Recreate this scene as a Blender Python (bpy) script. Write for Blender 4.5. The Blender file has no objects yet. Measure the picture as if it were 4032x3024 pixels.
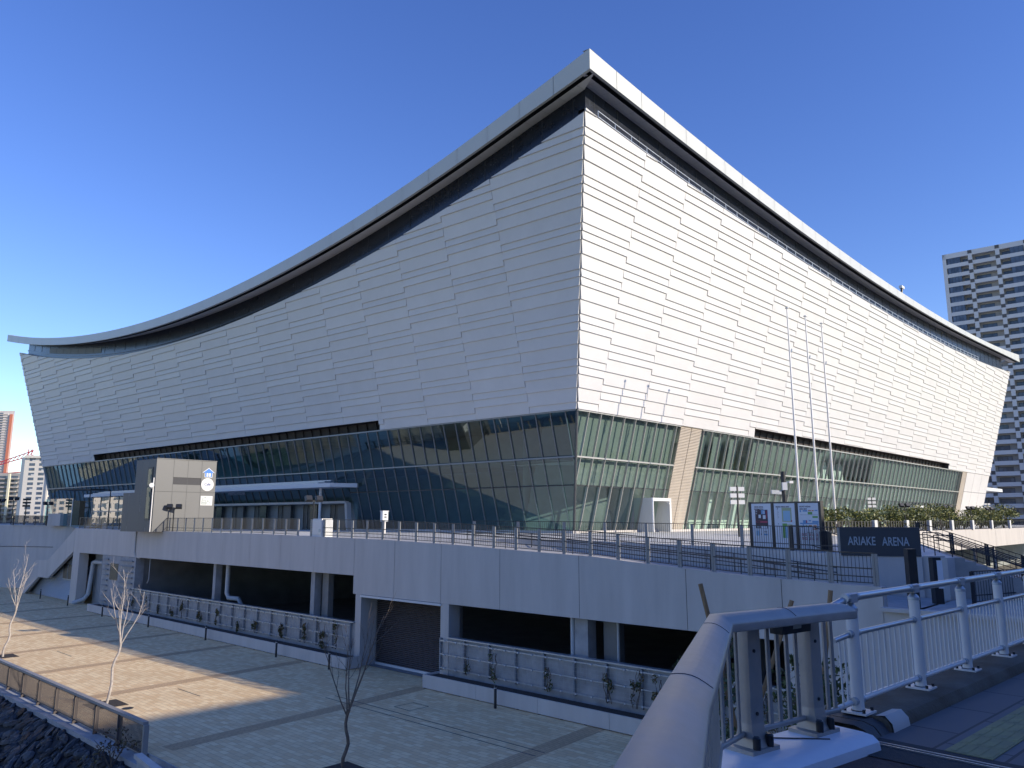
import bpy, bmesh, math, random
from mathutils import Vector, Matrix
R = math.radians
rnd = random.Random(7)
sc = bpy.context.scene

# ------------------------------------------------------------------ camera
cam_d = bpy.data.cameras.new('camera'); cam = bpy.data.objects.new('camera', cam_d)
sc.collection.objects.link(cam)
cam_d.sensor_width = 36.0; cam_d.lens = 36.0 * 3028.0 / 4032.0
cam_d.clip_start = 0.05; cam_d.clip_end = 5000
EYE = 8.4
cam.location = (0, 0, EYE); cam.rotation_euler = (R(90 + 10.038), 0, 0)
sc.camera = cam
# ------------------------------------------------------------------ sky, sun, exposure
SUN_AZ, SUN_EL = 112.8, 20.5            # azimuth clockwise from +Y
w = bpy.data.worlds.new("World"); sc.world = w; w.use_nodes = True
nt = w.node_tree; bg = nt.nodes['Background']
sky = nt.nodes.new('ShaderNodeTexSky'); sky.sky_type = 'NISHITA'; sky.sun_disc = False
sky.sun_elevation = R(SUN_EL); sky.sun_rotation = R(SUN_AZ)
sky.air_density = 1.0; sky.dust_density = 0.0; sky.ozone_density = 3.0; sky.altitude = 0
hs = nt.nodes.new('ShaderNodeHueSaturation'); hs.inputs['Saturation'].default_value = 1.2; hs.inputs['Hue'].default_value = 0.522
nt.links.new(sky.outputs[0], hs.inputs['Color']); nt.links.new(hs.outputs[0], bg.inputs[0]); bg.inputs[1].default_value = 0.114
sun_d = bpy.data.lights.new('sun', 'SUN'); sun = bpy.data.objects.new('sun', sun_d)
sc.collection.objects.link(sun)
sun_d.energy = 2.9; sun_d.angle = R(0.53); sun_d.color = (1.0, 0.895, 0.73)
sdir = Vector((math.sin(R(SUN_AZ)) * math.cos(R(SUN_EL)), math.cos(R(SUN_AZ)) * math.cos(R(SUN_EL)), math.sin(R(SUN_EL))))
sun.rotation_euler = sdir.to_track_quat('Z', 'Y').to_euler()
sun.location = (60, -40, 60)
sc.view_settings.view_transform = 'Standard'; sc.view_settings.look = 'None'
sc.view_settings.exposure = 1.0; sc.view_settings.gamma = 1.0
sc.view_settings.use_curve_mapping = False
sc.cycles.max_bounces = 8; sc.cycles.transparent_max_bounces = 16

# ------------------------------------------------------------------ helpers
V = lambda *a: Vector(a)
UP = V(0, 0, 1)
def srgb(r, g, b):
    f = lambda c: (c / 255 / 12.92) if c / 255 <= 0.04045 else ((c / 255 + 0.055) / 1.055) ** 2.4
    return (f(r), f(g), f(b))
MATS = {}
def mat(name, col, rough=0.6, metal=0.0, var=0.0, scale=1.0, bump=0.0, bscale=None, spec=0.5, stretch=None, col2=None):
    if name in MATS: return MATS[name]
    m = bpy.data.materials.new(name); m.use_nodes = True
    n = m.node_tree.nodes; l = m.node_tree.links; b = n['Principled BSDF']
    b.inputs['Base Color'].default_value = (*col, 1); b.inputs['Roughness'].default_value = rough
    b.inputs['Metallic'].default_value = metal; b.inputs['Specular IOR Level'].default_value = spec
    if var or bump or col2:
        tc = n.new('ShaderNodeTexCoord'); mp = n.new('ShaderNodeMapping'); l.new(tc.outputs['Object'], mp.inputs[0])
        if stretch: mp.inputs['Scale'].default_value = stretch
        nz = n.new('ShaderNodeTexNoise'); nz.inputs['Scale'].default_value = scale; nz.inputs['Detail'].default_value = 6
        nz.inputs['Roughness'].default_value = 0.62
        l.new(mp.outputs[0], nz.inputs['Vector'])
        if var or col2:
            cr = n.new('ShaderNodeValToRGB'); cr.color_ramp.elements[0].position = 0.3; cr.color_ramp.elements[1].position = 0.7
            c2 = col2 or tuple(min(1, c * (1 + var)) for c in col)
            c1 = col if col2 else tuple(c * (1 - var) for c in col)
            cr.color_ramp.elements[0].color = (*c1, 1); cr.color_ramp.elements[1].color = (*c2, 1)
            l.new(nz.outputs[0], cr.inputs[0]); l.new(cr.outputs[0], b.inputs['Base Color'])
            mr = n.new('ShaderNodeMapRange'); mr.inputs[3].default_value = max(0.02, rough - 0.08); mr.inputs[4].default_value = min(1, rough + 0.08)
            l.new(nz.outputs[0], mr.inputs[0]); l.new(mr.outputs[0], b.inputs['Roughness'])
        if bump:
            bm_ = n.new('ShaderNodeBump'); bm_.inputs['Strength'].default_value = bump; bm_.inputs['Distance'].default_value = 0.02
            n2 = n.new('ShaderNodeTexNoise'); n2.inputs['Scale'].default_value = bscale or scale * 5; n2.inputs['Detail'].default_value = 5
            l.new(mp.outputs[0], n2.inputs['Vector']); l.new(n2.outputs[0], bm_.inputs['Height']); l.new(bm_.outputs[0], b.inputs['Normal'])
    MATS[name] = m; return m
def glass_mat(name, tint, refl=(1, 1, 1), ior=1.55, base=0.06, wav=0.0):
    if name in MATS: return MATS[name]
    m = bpy.data.materials.new(name); m.use_nodes = True
    n = m.node_tree.nodes; l = m.node_tree.links; n.remove(n['Principled BSDF'])
    out = n['Material Output']; tr = n.new('ShaderNodeBsdfTransparent'); tr.inputs[0].default_value = (*tint, 1)
    gl = n.new('ShaderNodeBsdfGlossy'); gl.inputs['Roughness'].default_value = 0.012; gl.inputs['Color'].default_value = (*refl, 1)
    fr = n.new('ShaderNodeFresnel'); fr.inputs['IOR'].default_value = ior
    ad = n.new('ShaderNodeMath'); ad.operation = 'ADD'; ad.inputs[1].default_value = base; ad.use_clamp = True
    mx = n.new('ShaderNodeMixShader'); geo = n.new('ShaderNodeNewGeometry'); bf = n.new('ShaderNodeMix'); bf.inputs[3].default_value = 0.08   # thin pane: no total reflection seen from inside
    l.new(geo.outputs['Backfacing'], bf.inputs[0]); l.new(fr.outputs[0], bf.inputs[2]); l.new(bf.outputs[0], ad.inputs[0]); l.new(ad.outputs[0], mx.inputs[0])
    l.new(tr.outputs[0], mx.inputs[1]); l.new(gl.outputs[0], mx.inputs[2]); l.new(mx.outputs[0], out.inputs[0])
    if wav:
        tc = n.new('ShaderNodeTexCoord'); nz = n.new('ShaderNodeTexNoise'); nz.inputs['Scale'].default_value = 0.45; nz.inputs['Detail'].default_value = 1
        bp = n.new('ShaderNodeBump'); bp.inputs['Strength'].default_value = wav; bp.inputs['Distance'].default_value = 0.05
        l.new(tc.outputs['Object'], nz.inputs['Vector']); l.new(nz.outputs[0], bp.inputs['Height']); l.new(bp.outputs[0], gl.inputs['Normal']); l.new(bp.outputs[0], fr.inputs['Normal'])
    MATS[name] = m; return m

def link(o): sc.collection.objects.link(o)
def tag(o, label=None, cat=None, group=None, kind=None):
    if label: o['label'] = label
    if cat: o['category'] = cat
    if group: o['group'] = group
    if kind: o['kind'] = kind
    return o
XF = None                                     # scaling about the camera for the part being built (None: world)
def thing(name, loc, label, cat, group=None):
    if XF: loc = XF(Vector(loc))
    o = bpy.data.objects.new(name, None); o.location = loc; link(o); o.empty_display_size = 0.3
    return tag(o, label, cat, group)
def root_loc(o):
    v = Vector(o.location)
    while o.parent: o = o.parent; v += Vector(o.location)
    return v
class MB:
    def __init__(s): s.v = []; s.f = []; s.mi = []
    def poly(s, pts, m=0):
        k = len(s.v); s.v += [Vector(p) for p in pts]; s.f.append(list(range(k, k + len(pts)))); s.mi.append(m); return s
    def grid(s, rows, m=0, closed=False):
        k = len(s.v); nr = len(rows); nc = len(rows[0])
        for r_ in rows: s.v += [Vector(p) for p in r_]
        for i in range(nr - 1):
            for j in range(nc if closed else nc - 1):
                j2 = (j + 1) % nc
                s.f.append([k + i * nc + j, k + i * nc + j2, k + (i + 1) * nc + j2, k + (i + 1) * nc + j]); s.mi.append(m)
        return s
    def hexa(s, b, t, m=0):           # bottom 4, top 4
        k = len(s.v); s.v += [Vector(p) for p in b] + [Vector(p) for p in t]
        for f in ((3, 2, 1, 0), (4, 5, 6, 7), (0, 1, 5, 4), (1, 2, 6, 5), (2, 3, 7, 6), (3, 0, 4, 7)):
            s.f.append([k + i for i in f]); s.mi.append(m)
        return s
    def box(s, c, a, b, h, m=0):      # c = base centre, a, b half vectors, h up vector
        c = Vector(c); a = Vector(a); b = Vector(b); h = Vector(h)
        q = [c - a - b, c + a - b, c + a + b, c - a + b]
        return s.hexa(q, [p + h for p in q], m)
    def bar(s, p, q, wd, ht, up=UP, m=0):   # rectangular bar from p to q
        p = Vector(p); q = Vector(q); d = (q - p).normalized(); sd = d.cross(up)
        if sd.length < 1e-4: sd = d.cross(V(1, 0, 0))
        sd.normalize(); u = sd.cross(d).normalized()
        c = lambda x: [x - sd * wd / 2 - u * ht / 2, x + sd * wd / 2 - u * ht / 2, x + sd * wd / 2 + u * ht / 2, x - sd * wd / 2 + u * ht / 2]
        return s.hexa(c(p), c(q), m)
    def tube(s, pts, r, n=10, m=0, cap=True):
        pts = [Vector(p) for p in pts]; rs = r if isinstance(r, (list, tuple)) else [r] * len(pts)
        rows = []; prev = None
        for i, p in enumerate(pts):
            d = (pts[min(i + 1, len(pts) - 1)] - pts[max(i - 1, 0)]).normalized()
            a = prev if prev is not None else (V(1, 0, 0) if abs(d.z) > 0.9 else UP)
            x = (a - d * a.dot(d)); x = x.normalized() if x.length > 1e-5 else d.orthogonal().normalized()
            prev = x; y = d.cross(x)
            rows.append([p + (x * math.cos(2 * math.pi * j / n) + y * math.sin(2 * math.pi * j / n)) * rs[i] for j in range(n)])
        s.grid(rows, m, closed=True)
        if cap: s.poly(rows[0][::-1], m); s.poly(rows[-1], m)
        return s
    def build(s, name, mats, parent=None, smooth=False, loc=None):
        if not isinstance(mats, (list, tuple)): mats = [mats]
        if XF: s.v = [XF(p) for p in s.v]
        if parent is not None: o0 = root_loc(parent)
        elif loc is not None: o0 = Vector(loc)
        else:
            n = max(1, len(s.v)); o0 = V(sum(p.x for p in s.v) / n, sum(p.y for p in s.v) / n, min(p.z for p in s.v))
        me = bpy.data.meshes.new(name); me.from_pydata([p - o0 for p in s.v], [], s.f)
        for m in mats: me.materials.append(m)
        me.polygons.foreach_set('material_index', s.mi)
        if smooth: me.polygons.foreach_set('use_smooth', [True] * len(s.f))
        me.update()
        if smooth:
            try: me.set_sharp_from_angle(angle=R(38))
            except Exception: pass
        o = bpy.data.objects.new(name, me); link(o)
        if parent is not None: o.parent = parent
        else: o.location = o0
        return o
def text_mesh(name, body, origin, xd, yd, height, width, depth, m, parent, bold=0.0):
    cu = bpy.data.curves.new(name, 'FONT'); cu.body = body; cu.size = 1.0; cu.extrude = 0.5; cu.offset = bold
    to = bpy.data.objects.new(name, cu); link(to)
    dg = bpy.context.evaluated_depsgraph_get(); me = bpy.data.meshes.new_from_object(to.evaluated_get(dg))
    bpy.data.objects.remove(to); bpy.data.curves.remove(cu)
    xs = [v.co.x for v in me.vertices]; ys = [v.co.y for v in me.vertices]
    x0, x1, y0, y1 = min(xs), max(xs), min(ys), max(ys)
    origin = Vector(origin); xd = Vector(xd).normalized(); yd = Vector(yd).normalized(); zd = xd.cross(yd)
    o0 = root_loc(parent)
    for v in me.vertices:
        c = v.co.copy()
        v.co = origin + xd * ((c.x - x0) / (x1 - x0) * width) + yd * ((c.y - y0) / (y1 - y0) * height) + zd * (c.z * depth + depth / 2)
        v.co = (XF(v.co) if XF else v.co) - o0
    me.materials.clear(); me.materials.append(m)
    o = bpy.data.objects.new(name, me); link(o); o.parent = parent
    return o
def copy_thing(o, loc, label, rz=None):
    def cp(src, par):
        c = src.copy(); sc.collection.objects.link(c); c.parent = par
        for ch in src.children: cp(ch, c)
        return c
    c = cp(o, None); c.location = loc; c['label'] = label
    if rz is not None: c.rotation_euler = (0, 0, rz)
    return c
def lerp(a, b, t): return a + (b - a) * t
def interp(tab, x):
    if x <= tab[0][0]: return tab[0][1]
    for (x0, y0), (x1, y1) in zip(tab, tab[1:]):
        if x <= x1: return y0 + (y1 - y0) * (x - x0) / (x1 - x0)
    return tab[-1][1]
def pv(c, x):
    r = 0
    for k in c: r = r * x + k
    return r

# ------------------------------------------------------------------ materials
M_clad = mat('white_cladding', (0.58, 0.56, 0.54), 0.5, var=0.04, scale=0.35, bump=0.04, bscale=3)
M_fascia = mat('roof_fascia_metal', (0.50, 0.505, 0.475), 0.42, var=0.03, scale=0.2)
M_soffit = mat('soffit_grey', (0.74, 0.72, 0.69), 0.6, var=0.05, scale=0.4)
M_dark = mat('dark_metal', (0.018, 0.02, 0.024), 0.45, var=0.2, scale=2)
M_joint = mat('joint_dark', (0.06, 0.06, 0.065), 0.8)
M_cler = mat('clerestory_panel', (0.014, 0.018, 0.028), 0.25, var=0.25, scale=1.5)
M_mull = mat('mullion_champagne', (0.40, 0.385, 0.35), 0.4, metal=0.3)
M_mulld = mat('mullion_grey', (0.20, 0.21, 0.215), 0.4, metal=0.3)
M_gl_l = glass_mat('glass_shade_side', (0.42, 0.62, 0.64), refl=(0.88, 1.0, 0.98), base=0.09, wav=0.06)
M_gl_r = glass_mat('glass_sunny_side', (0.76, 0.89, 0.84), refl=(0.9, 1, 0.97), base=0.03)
M_louver = mat('beige_louvre', (0.42, 0.36, 0.29), 0.55, var=0.06, scale=1)
M_conc = mat('painted_concrete', (0.535, 0.50, 0.465), 0.65, var=0.10, scale=1.0, bump=0.03, bscale=6, stretch=(1, 1, 0.16))
M_concd = mat('raw_concrete', (0.36, 0.36, 0.36), 0.8, var=0.22, scale=1.3, bump=0.1)
M_deck = mat('deck_paving', (0.55, 0.545, 0.525), 0.75, var=0.07, scale=0.8, bump=0.04)
M_black = mat('black_paint', (0.016, 0.018, 0.022), 0.42, var=0.15, scale=3)
M_white = mat('white_paint', (0.74, 0.71, 0.67), 0.4, var=0.02, scale=2)
M_wtick = mat('white_matt', (0.64, 0.64, 0.63), 0.55)
M_steel = mat('brushed_steel', (0.52, 0.53, 0.54), 0.33, metal=0.85, var=0.06, scale=6)
M_galv = mat('galvanised', (0.42, 0.45, 0.48), 0.45, metal=0.5, var=0.1, scale=8)
M_pipe = mat('pvc_pipe', (0.50, 0.52, 0.53), 0.45, var=0.05, scale=3)
M_lift = mat('grey_metal_panel', (0.112, 0.114, 0.117), 0.45, metal=0.0, var=0.05, scale=0.8)
M_liftd = mat('dark_metal_panel', (0.10, 0.10, 0.095), 0.5, metal=0.0, var=0.1, scale=0.8)
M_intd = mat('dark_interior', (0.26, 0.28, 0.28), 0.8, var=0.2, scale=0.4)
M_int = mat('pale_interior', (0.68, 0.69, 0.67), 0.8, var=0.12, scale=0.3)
M_blind = mat('roller_blind', (0.21, 0.215, 0.205), 0.9, var=0.06, scale=0.5)
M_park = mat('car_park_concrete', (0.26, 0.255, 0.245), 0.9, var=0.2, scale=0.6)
M_bark = mat('pale_bark', (0.40, 0.36, 0.33), 0.85, var=0.25, scale=9, bump=0.3)
M_barkd = mat('brown_bark', (0.16, 0.12, 0.09), 0.9, var=0.25, scale=9, bump=0.3)
M_stake = mat('timber_stake', (0.30, 0.19, 0.10), 0.85, var=0.25, scale=12, stretch=(1, 1, 0.1))
M_soil = mat('planter_soil', (0.045, 0.035, 0.028), 0.95, var=0.4, scale=9, bump=0.5)
M_leaf = mat('leaf_green', (0.07, 0.10, 0.03), 0.55, var=0.35, scale=1.5)
M_leafy = mat('leaf_olive', (0.20, 0.20, 0.045), 0.55, var=0.35, scale=1.5)
M_leafb = mat('leaf_dry', (0.15, 0.11, 0.045), 0.7, var=0.4, scale=2)
M_twig = mat('dry_twig', (0.09, 0.055, 0.04), 0.9, var=0.3, scale=5)

# ------------------------------------------------------------------ frames of reference
C0 = V(4.52, 57.11, 7.47); DZ = 7.47
aL, aR, tL, tR = R(50.95), R(43.86), R(15.89), R(14.93)
dL = V(-math.sin(aL), math.cos(aL), 0); dR = V(math.sin(aR), math.cos(aR), 0)
nL = V(-dL.y, dL.x, 0); nR = V(dR.y, -dR.x, 0)
ttL, ttR = math.tan(tL), math.tan(tR)
EDGE = V(0.0106, -0.3686, 1)
def FL(s, z, off=0.0): return C0 + dL * s + nL * ((z - DZ) * ttL + off) + UP * (z - DZ)
def FR(s, z, off=0.0): return C0 + dR * s + nR * ((z - DZ) * ttR + off) + UP * (z - DZ)
_k = nL.to_2d(), nR.to_2d()
_det = _k[0].x * _k[1].y - _k[0].y * _k[1].x
def plan_corner(qL, qR):
    return V((qL * _k[1].y - qR * _k[0].y) / _det, (_k[0].x * qR - _k[1].x * qL) / _det, 0) + V(C0.x, C0.y, 0)
def sc_face(z, side):          # s of the shared corner edge at height z
    P = plan_corner((z - DZ) * ttL, (z - DZ) * ttR) - V(C0.x, C0.y, 0)
    return P.dot(dL if side == 'L' else dR)
CL_top = lambda s: pv([3.6506e-08, -3.5877e-06, 0.0022625, -0.2179, 33.378], s)
CR_top = lambda s: pv([2.887e-08, -5.7602e-06, 0.00084146, -0.066184, 34.593], s)
RFT_L = lambda s: pv([-6.5888e-09, -2.1221e-06, 0.0029952, -0.28086, 37.365], s)
RFB_L = lambda s: pv([-5.3915e-09, -2.0949e-06, 0.0029031, -0.27039, 36.074], s)
RFT_R = lambda s: pv([1.3474e-08, -3.3365e-06, 0.00097869, -0.095808, 38.671], s)
RFB_R = lambda s: pv([-3.0523e-08, 4.556e-06, 0.00053301, -0.08055, 37.35], s)
W0 = V(-9.41, 45.72, 0); dW = V(43.29, -41.02, 0).normalized(); nW = V(dW.y, -dW.x, 0)
PW = W0 - nW * 1.3
def W(t, z=0.0, off=0.0): return PW + dW * t + nW * off + UP * z       # off > 0 towards the plaza
WALL_TOP = [(-51, 7.57), (-35, 7.48), (-13.7, 7.45), (-5.5, 7.35), (1.1, 7.28), (7.5, 7.12), (11.7, 6.96), (16.7, 6.79), (19, 6.62), (21.4, 6.47), (23.2, 6.35), (27.5, 6.19), (28.9, 6.17)]
wtop = lambda t: interp(WALL_TOP, t)
ramp_z = lambda t: min(7.3, 7.25 - (t + 3) * 0.058)

# ================================================================== SETTING
def brick_mat(name, c1, c2, mortar, bw, bh, rot, rough=0.85, ms=0.012, bumpy=0.15):
    m = bpy.data.materials.new(name); m.use_nodes = True
    n = m.node_tree.nodes; l = m.node_tree.links; b = n['Principled BSDF']; b.inputs['Roughness'].default_value = rough
    tc = n.new('ShaderNodeTexCoord'); mp = n.new('ShaderNodeMapping'); mp.inputs['Rotation'].default_value = (0, 0, rot)
    br = n.new('ShaderNodeTexBrick'); br.inputs['Scale'].default_value = 1.0
    br.inputs['Brick Width'].default_value = bw; br.inputs['Row Height'].default_value = bh; br.inputs['Mortar Size'].default_value = ms
    br.inputs['Color1'].default_value = (*c1, 1); br.inputs['Color2'].default_value = (*c2, 1); br.inputs['Mortar'].default_value = (*mortar, 1)
    br.inputs['Bias'].default_value = -0.1; br.offset = 0.37; br.offset_frequency = 2
    nz = n.new('ShaderNodeTexNoise'); nz.inputs['Scale'].default_value = 0.35; nz.inputs['Detail'].default_value = 7
    mx = n.new('ShaderNodeMix'); mx.data_type = 'RGBA'; mx.blend_type = 'MULTIPLY'; mx.inputs[0].default_value = 0.22
    rp = n.new('ShaderNodeValToRGB'); rp.color_ramp.elements[0].position = 0.35; rp.color_ramp.elements[1].position = 0.65
    rp.color_ramp.elements[0].color = (0.62, 0.60, 0.58, 1)
    l.new(tc.outputs['Object'], mp.inputs[0]); l.new(mp.outputs[0], br.inputs['Vector']); l.new(tc.outputs['Object'], nz.inputs['Vector'])
    l.new(nz.outputs[0], rp.inputs[0]); l.new(br.outputs['Color'], mx.inputs[6]); l.new(rp.outputs[0], mx.inputs[7]); l.new(mx.outputs[2], b.inputs['Base Color'])
    bp = n.new('ShaderNodeBump'); bp.inputs['Strength'].default_value = bumpy; bp.inputs['Distance'].default_value = 0.01
    l.new(br.outputs['Fac'], bp.inputs['Height']); bp.invert = True; l.new(bp.outputs[0], b.inputs['Normal'])
    return m
ANG = math.atan2(dW.y, dW.x)
M_pave = brick_mat('plaza_paver', (0.80, 0.56, 0.29), (0.96, 0.75, 0.43), (0.60, 0.42, 0.24), 0.50, 0.25, -ANG)
M_band = brick_mat('plaza_band_paver', (0.56, 0.38, 0.20), (0.64, 0.44, 0.24), (0.40, 0.27, 0.15), 0.30, 0.15, -R(52))
M_ground = mat('far_ground', (0.20, 0.19, 0.175), 0.95, var=0.25, scale=0.02)

# riverside line of the plaza
RF0, RF1 = V(-64.0, 77.2, 0), V(-13.45, 29.95, 0)
dF = (RF1 - RF0).normalized(); nF = V(dF.y, -dF.x, 0)          # nF points to the river (camera left, near)
g = MB()
# ground reaches the horizon behind the river line; lower flat beyond it
A, B_ = RF0 - dF * 900 - nF * 0.4, RF1 + dF * 400 - nF * 0.4
g.poly([A + UP * -0.05, B_ + UP * -0.05, B_ - nF * 2500 + UP * -0.05, A - nF * 2500 + UP * -0.05])
tag(g.build('ground', M_ground), kind='structure')
g = MB(); g.poly([A + nF * 6 + UP * -6.0, A + nF * 1500 + UP * -6, B_ + nF * 1500 + UP * -6, B_ + nF * 6 + UP * -6.0])
tag(g.build('river_water', mat('river_water', (0.02, 0.05, 0.055), 0.08, var=0.2, scale=0.2, bump=0.25, bscale=1.2)), kind='structure')
g = MB(); g.poly([RF0 - dF * 20 - nF * 0.2, RF1 + dF * 60 - nF * 0.2, W(85, 0, 0.3), W(-75, 0, 0.3) - nW * 60, W(-120, 0, 0) - nW * 60])
tag(g.build('plaza_paving', M_pave, loc=(0, 0, 0)), kind='structure')
bd = V(0.616, 0.788, 0); bn = V(0.788, -0.616, 0)
g = MB()
for c in (-92, -84, -75.5, -67.2, -58.9, -50.5, -41.9, -30.9, -19.8):
    # cut by the river line and by the planter line
    base = bn * (c + 1.9)
    def hit(P, n):                      # base + bd*k on the line P with normal n
        return base + bd * ((P - base).dot(n) / bd.dot(n))
    p = hit(RF0 - nF * 0.9, nF); q = hit(W(0, 0, 1.25), nW)
    g.poly([p + bn * -0.42 + UP * 0.004, p + bn * 0.42 + UP * 0.004, q + bn * 0.42 + UP * 0.004, q - bn * 0.42 + UP * 0.004])
tag(g.build('paving_bands', M_band, loc=(0, 0, 0)), kind='structure')
# channel drains and cover seams in the paving
g = MB()
for a_, b2 in (((-8.6, 39.4), (1.2, 30.1)), ((-8.95, 39.0), (0.85, 29.7)), ((-16.9, 41.0), (-15.1, 39.3)), ((-29.6, 52.3), (-27.6, 50.4))):
    g.bar(V(*a_, 0.006), V(*b2, 0.006), 0.045, 0.004)
for cx, cy, hw in ((-4.6, 37.2, 0.55),):
    ex, ey = dW * hw, nW * hw; c = V(cx, cy, 0.006)
    q = [c - ex - ey, c + ex - ey, c + ex + ey, c - ex + ey]
    for i in range(4): g.bar(q[i], q[(i + 1) % 4], 0.035, 0.004)
tag(g.build('paving_seams', M_joint), kind='structure')

# ================================================================== ARENA
AK = 1.18                                     # arena, flagpoles and planter edge scaled about the camera by this factor
C1 = V(5.33, 67.38, 7.30)                     # where the arena's base corner stands once pushed out along the line of sight
def AS(p): return C1 + (Vector(p) - C0) * AK
XF = AS
arena = thing('arena', C0, 'huge white arena with a sweeping upturned roof, stepped panel cladding and outward leaning glass base', 'arena')
BAND = 1.45; HEAD = 16.16; pan_r = random.Random(31)
M_clad2 = mat('white_cladding_pale', (0.59, 0.57, 0.55), 0.48, var=0.04, scale=0.5); M_clad3 = mat('white_cladding_dull', (0.57, 0.552, 0.535), 0.52, var=0.05, scale=0.4)
def clad(side):
    F = FL if side == 'L' else FR
    top = CL_top if side == 'L' else CR_top
    tl = lambda s, z: F(s, z)
    mod, j0, send = (5.3, -3.25, 92.8) if side == 'L' else (5.75, -5.75, 113.4)
    slot = (18.6, 75.3) if side == 'L' else (24.2, 88.0)
    f = MB(); flip = (side == 'R')
    def strip(s0, s1, z0, z1, g0, g1, cut=True):
        if max(top(s0), top(s1)) - z0 < 0.03: return
        if cut and min(top(s0), top(s1)) < z1 and s1 - s0 > 0.9:      # follow the curve in short pieces
            sa = max(s0, sc_face(z1, side) - 0.1) if s0 < -1 else s0
            p0 = sa
            if sa < sc_face(z0, side) + 0.1:               # the corner piece first
                p0 = min(s1, sc_face(z0, side) + 0.85); strip(sa, p0, z0, z1, g0, 0, False); sa = p0
                if s1 - sa < 0.05: return
            m_ = max(2, int((s1 - sa) / 0.7))
            for i in range(m_): strip(lerp(sa, s1, i / m_), lerp(sa, s1, (i + 1) / m_), z0, z1, g0 if i == 0 else 0, g1 if i == m_ - 1 else 0, False)
            return
        if min(top(s0), top(s1)) < z0 + 0.01:          # the curved top cuts this panel: stop it where they meet
            lo, hi = s0, s1
            for _ in range(30):
                m_ = (lo + hi) / 2
                if (top(m_) > z0 + 0.01) == (top(s0) > top(s1)): lo = m_
                else: hi = m_
            if top(s0) > top(s1): s1 = lo; g1 = 0
            else: s0 = hi
            if s1 - s0 < 0.05: return
        zt0, zt1 = min(z1, top(s0)), min(z1, top(s1))
        zt0, zt1 = max(zt0, z0 + 0.01), max(zt1, z0 + 0.01)
        D, d1 = 0.11, 0.012
        sc0 = sc_face(z0, side) if s0 < sc_face(z0, side) + 1.0 else None
        a0 = s0 + g0; a1 = s1 - g1; b0 = a0
        if s0 < -1.0 and s0 < sc_face(z0, side) + 0.03:                       # the panel that meets the corner
            if s1 < sc_face(zt1, side) + 0.05: return
            a0 = max(s0, sc_face(z0, side) + 0.03) if s0 > sc_face(z0, side) else sc_face(z0, side) + 0.03
            b0 = sc_face(zt0, side) + 0.03 if s0 <= sc_face(z0, side) else max(s0, sc_face(zt0, side) + 0.03)
        o0 = lambda zt: lerp(D, d1, (zt - z0) / (z1 - z0))
        p = [tl(a0, z0) + UP * 0, tl(a1, z0), tl(a1, zt1), tl(b0, zt0)]
        n = nL if side == 'L' else nR
        q = [p[0] + n * D, p[1] + n * D, p[2] + n * o0(zt1), p[3] + n * o0(zt0)]
        fs = [[q[0], q[1], q[2], q[3]], [p[0], p[1], q[1], q[0]], [p[1], p[2], q[2], q[1]], [p[3], p[0], q[0], q[3]], [p[2], p[3], q[3], q[2]]]
        tone = pan_r.choice((0, 0, 0, 1, 2)) if s1 - s0 > 0.9 else 0
        for k, x in enumerate(fs): f.poly(x if flip else x[::-1], tone)
    kmax = 14
    for k in range(kmax):
        z0 = HEAD + BAND * k; z1 = z0 + BAND
        j = 0
        while True:
            s0 = j0 + mod * j; s1 = min(s0 + mod, send); n_ = j; j += 1
            if s0 >= send - 0.2: break
            first = s0 <= sc_face(z0, side) or (j == 1)
            if side == 'L': fr = 0.60 if (n_ + k) % 2 else 0.33
            else: fr = 0.36 if (n_ + k) % 2 == 0 else 0.63
            zs = z0 + BAND * fr
            if s1 < sc_face(z1, side): continue
            if j == 1: s0 = min(s0, sc_face(z1, side) - 0.2)
            segs = [(s0, s1)]
            zb = z0
            if k == 0:                       # shallow dark slot over the glass
                segs2 = []
                for a, b in segs:
                    a_in, b_in = max(a, slot[0]), min(b, slot[1])
                    if a_in < b_in:
                        if a < slot[0]: segs2.append((a, slot[0], z0))
                        segs2.append((a_in, b_in, 16.97))
                        if b > slot[1]: segs2.append((slot[1], b, z0))
                    else: segs2.append((a, b, z0))
                for a, b, zz in segs2:
                    if zz > z0:
                        if zs > zz + 0.1: strip(a, b, zz, zs, 0, 0.02); strip(a, b, zs, z1, 0, 0.02)
                        else: strip(a, b, zz, z1, 0, 0.02)
                    else: strip(a, b, z0, zs, 0, 0.02); strip(a, b, zs, z1, 0, 0.02)
                continue
            strip(s0, s1, z0, zs, 0.0, 0.022); strip(s0, s1, zs, z1, 0.0, 0.022)
    ob = f.build('cladding', [M_clad, M_clad2, M_clad3], arena)
    # dark backing just behind the panels, following the top curve, with the slot left deep
    b = MB(); ns = 40
    lo, hi = [], []
    s_ = [lerp(-6.6, send, i / ns) for i in range(ns + 1)]
    rows = []
    for s in s_:
        zt = top(s) - 0.05; row = []
        for i in range(8):
            z = lerp(17.0, zt, i / 7); row.append(F(max(s, sc_face(z, side)), z, -0.05))
        rows.append(row)
    b.grid(rows); b.build('cladding_backing', M_joint, arena)
    # parapet cap along the cladding top
    c = MB(); prof = []
    for i in range(ns + 1):
        s = lerp(sc_face(34.95, side), send, i / ns); z = top(s)
        o_, i_ = F(s, z, 0.03), F(s, z, -0.6)
        prof.append([o_ + UP * 0.0, o_ + UP * 0.07, i_ + UP * 0.07, i_ - UP * 0.4])
    c.grid(prof); c.build('parapet_cap', M_dark, arena)
    return ob
clad('L'); clad('R')
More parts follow.
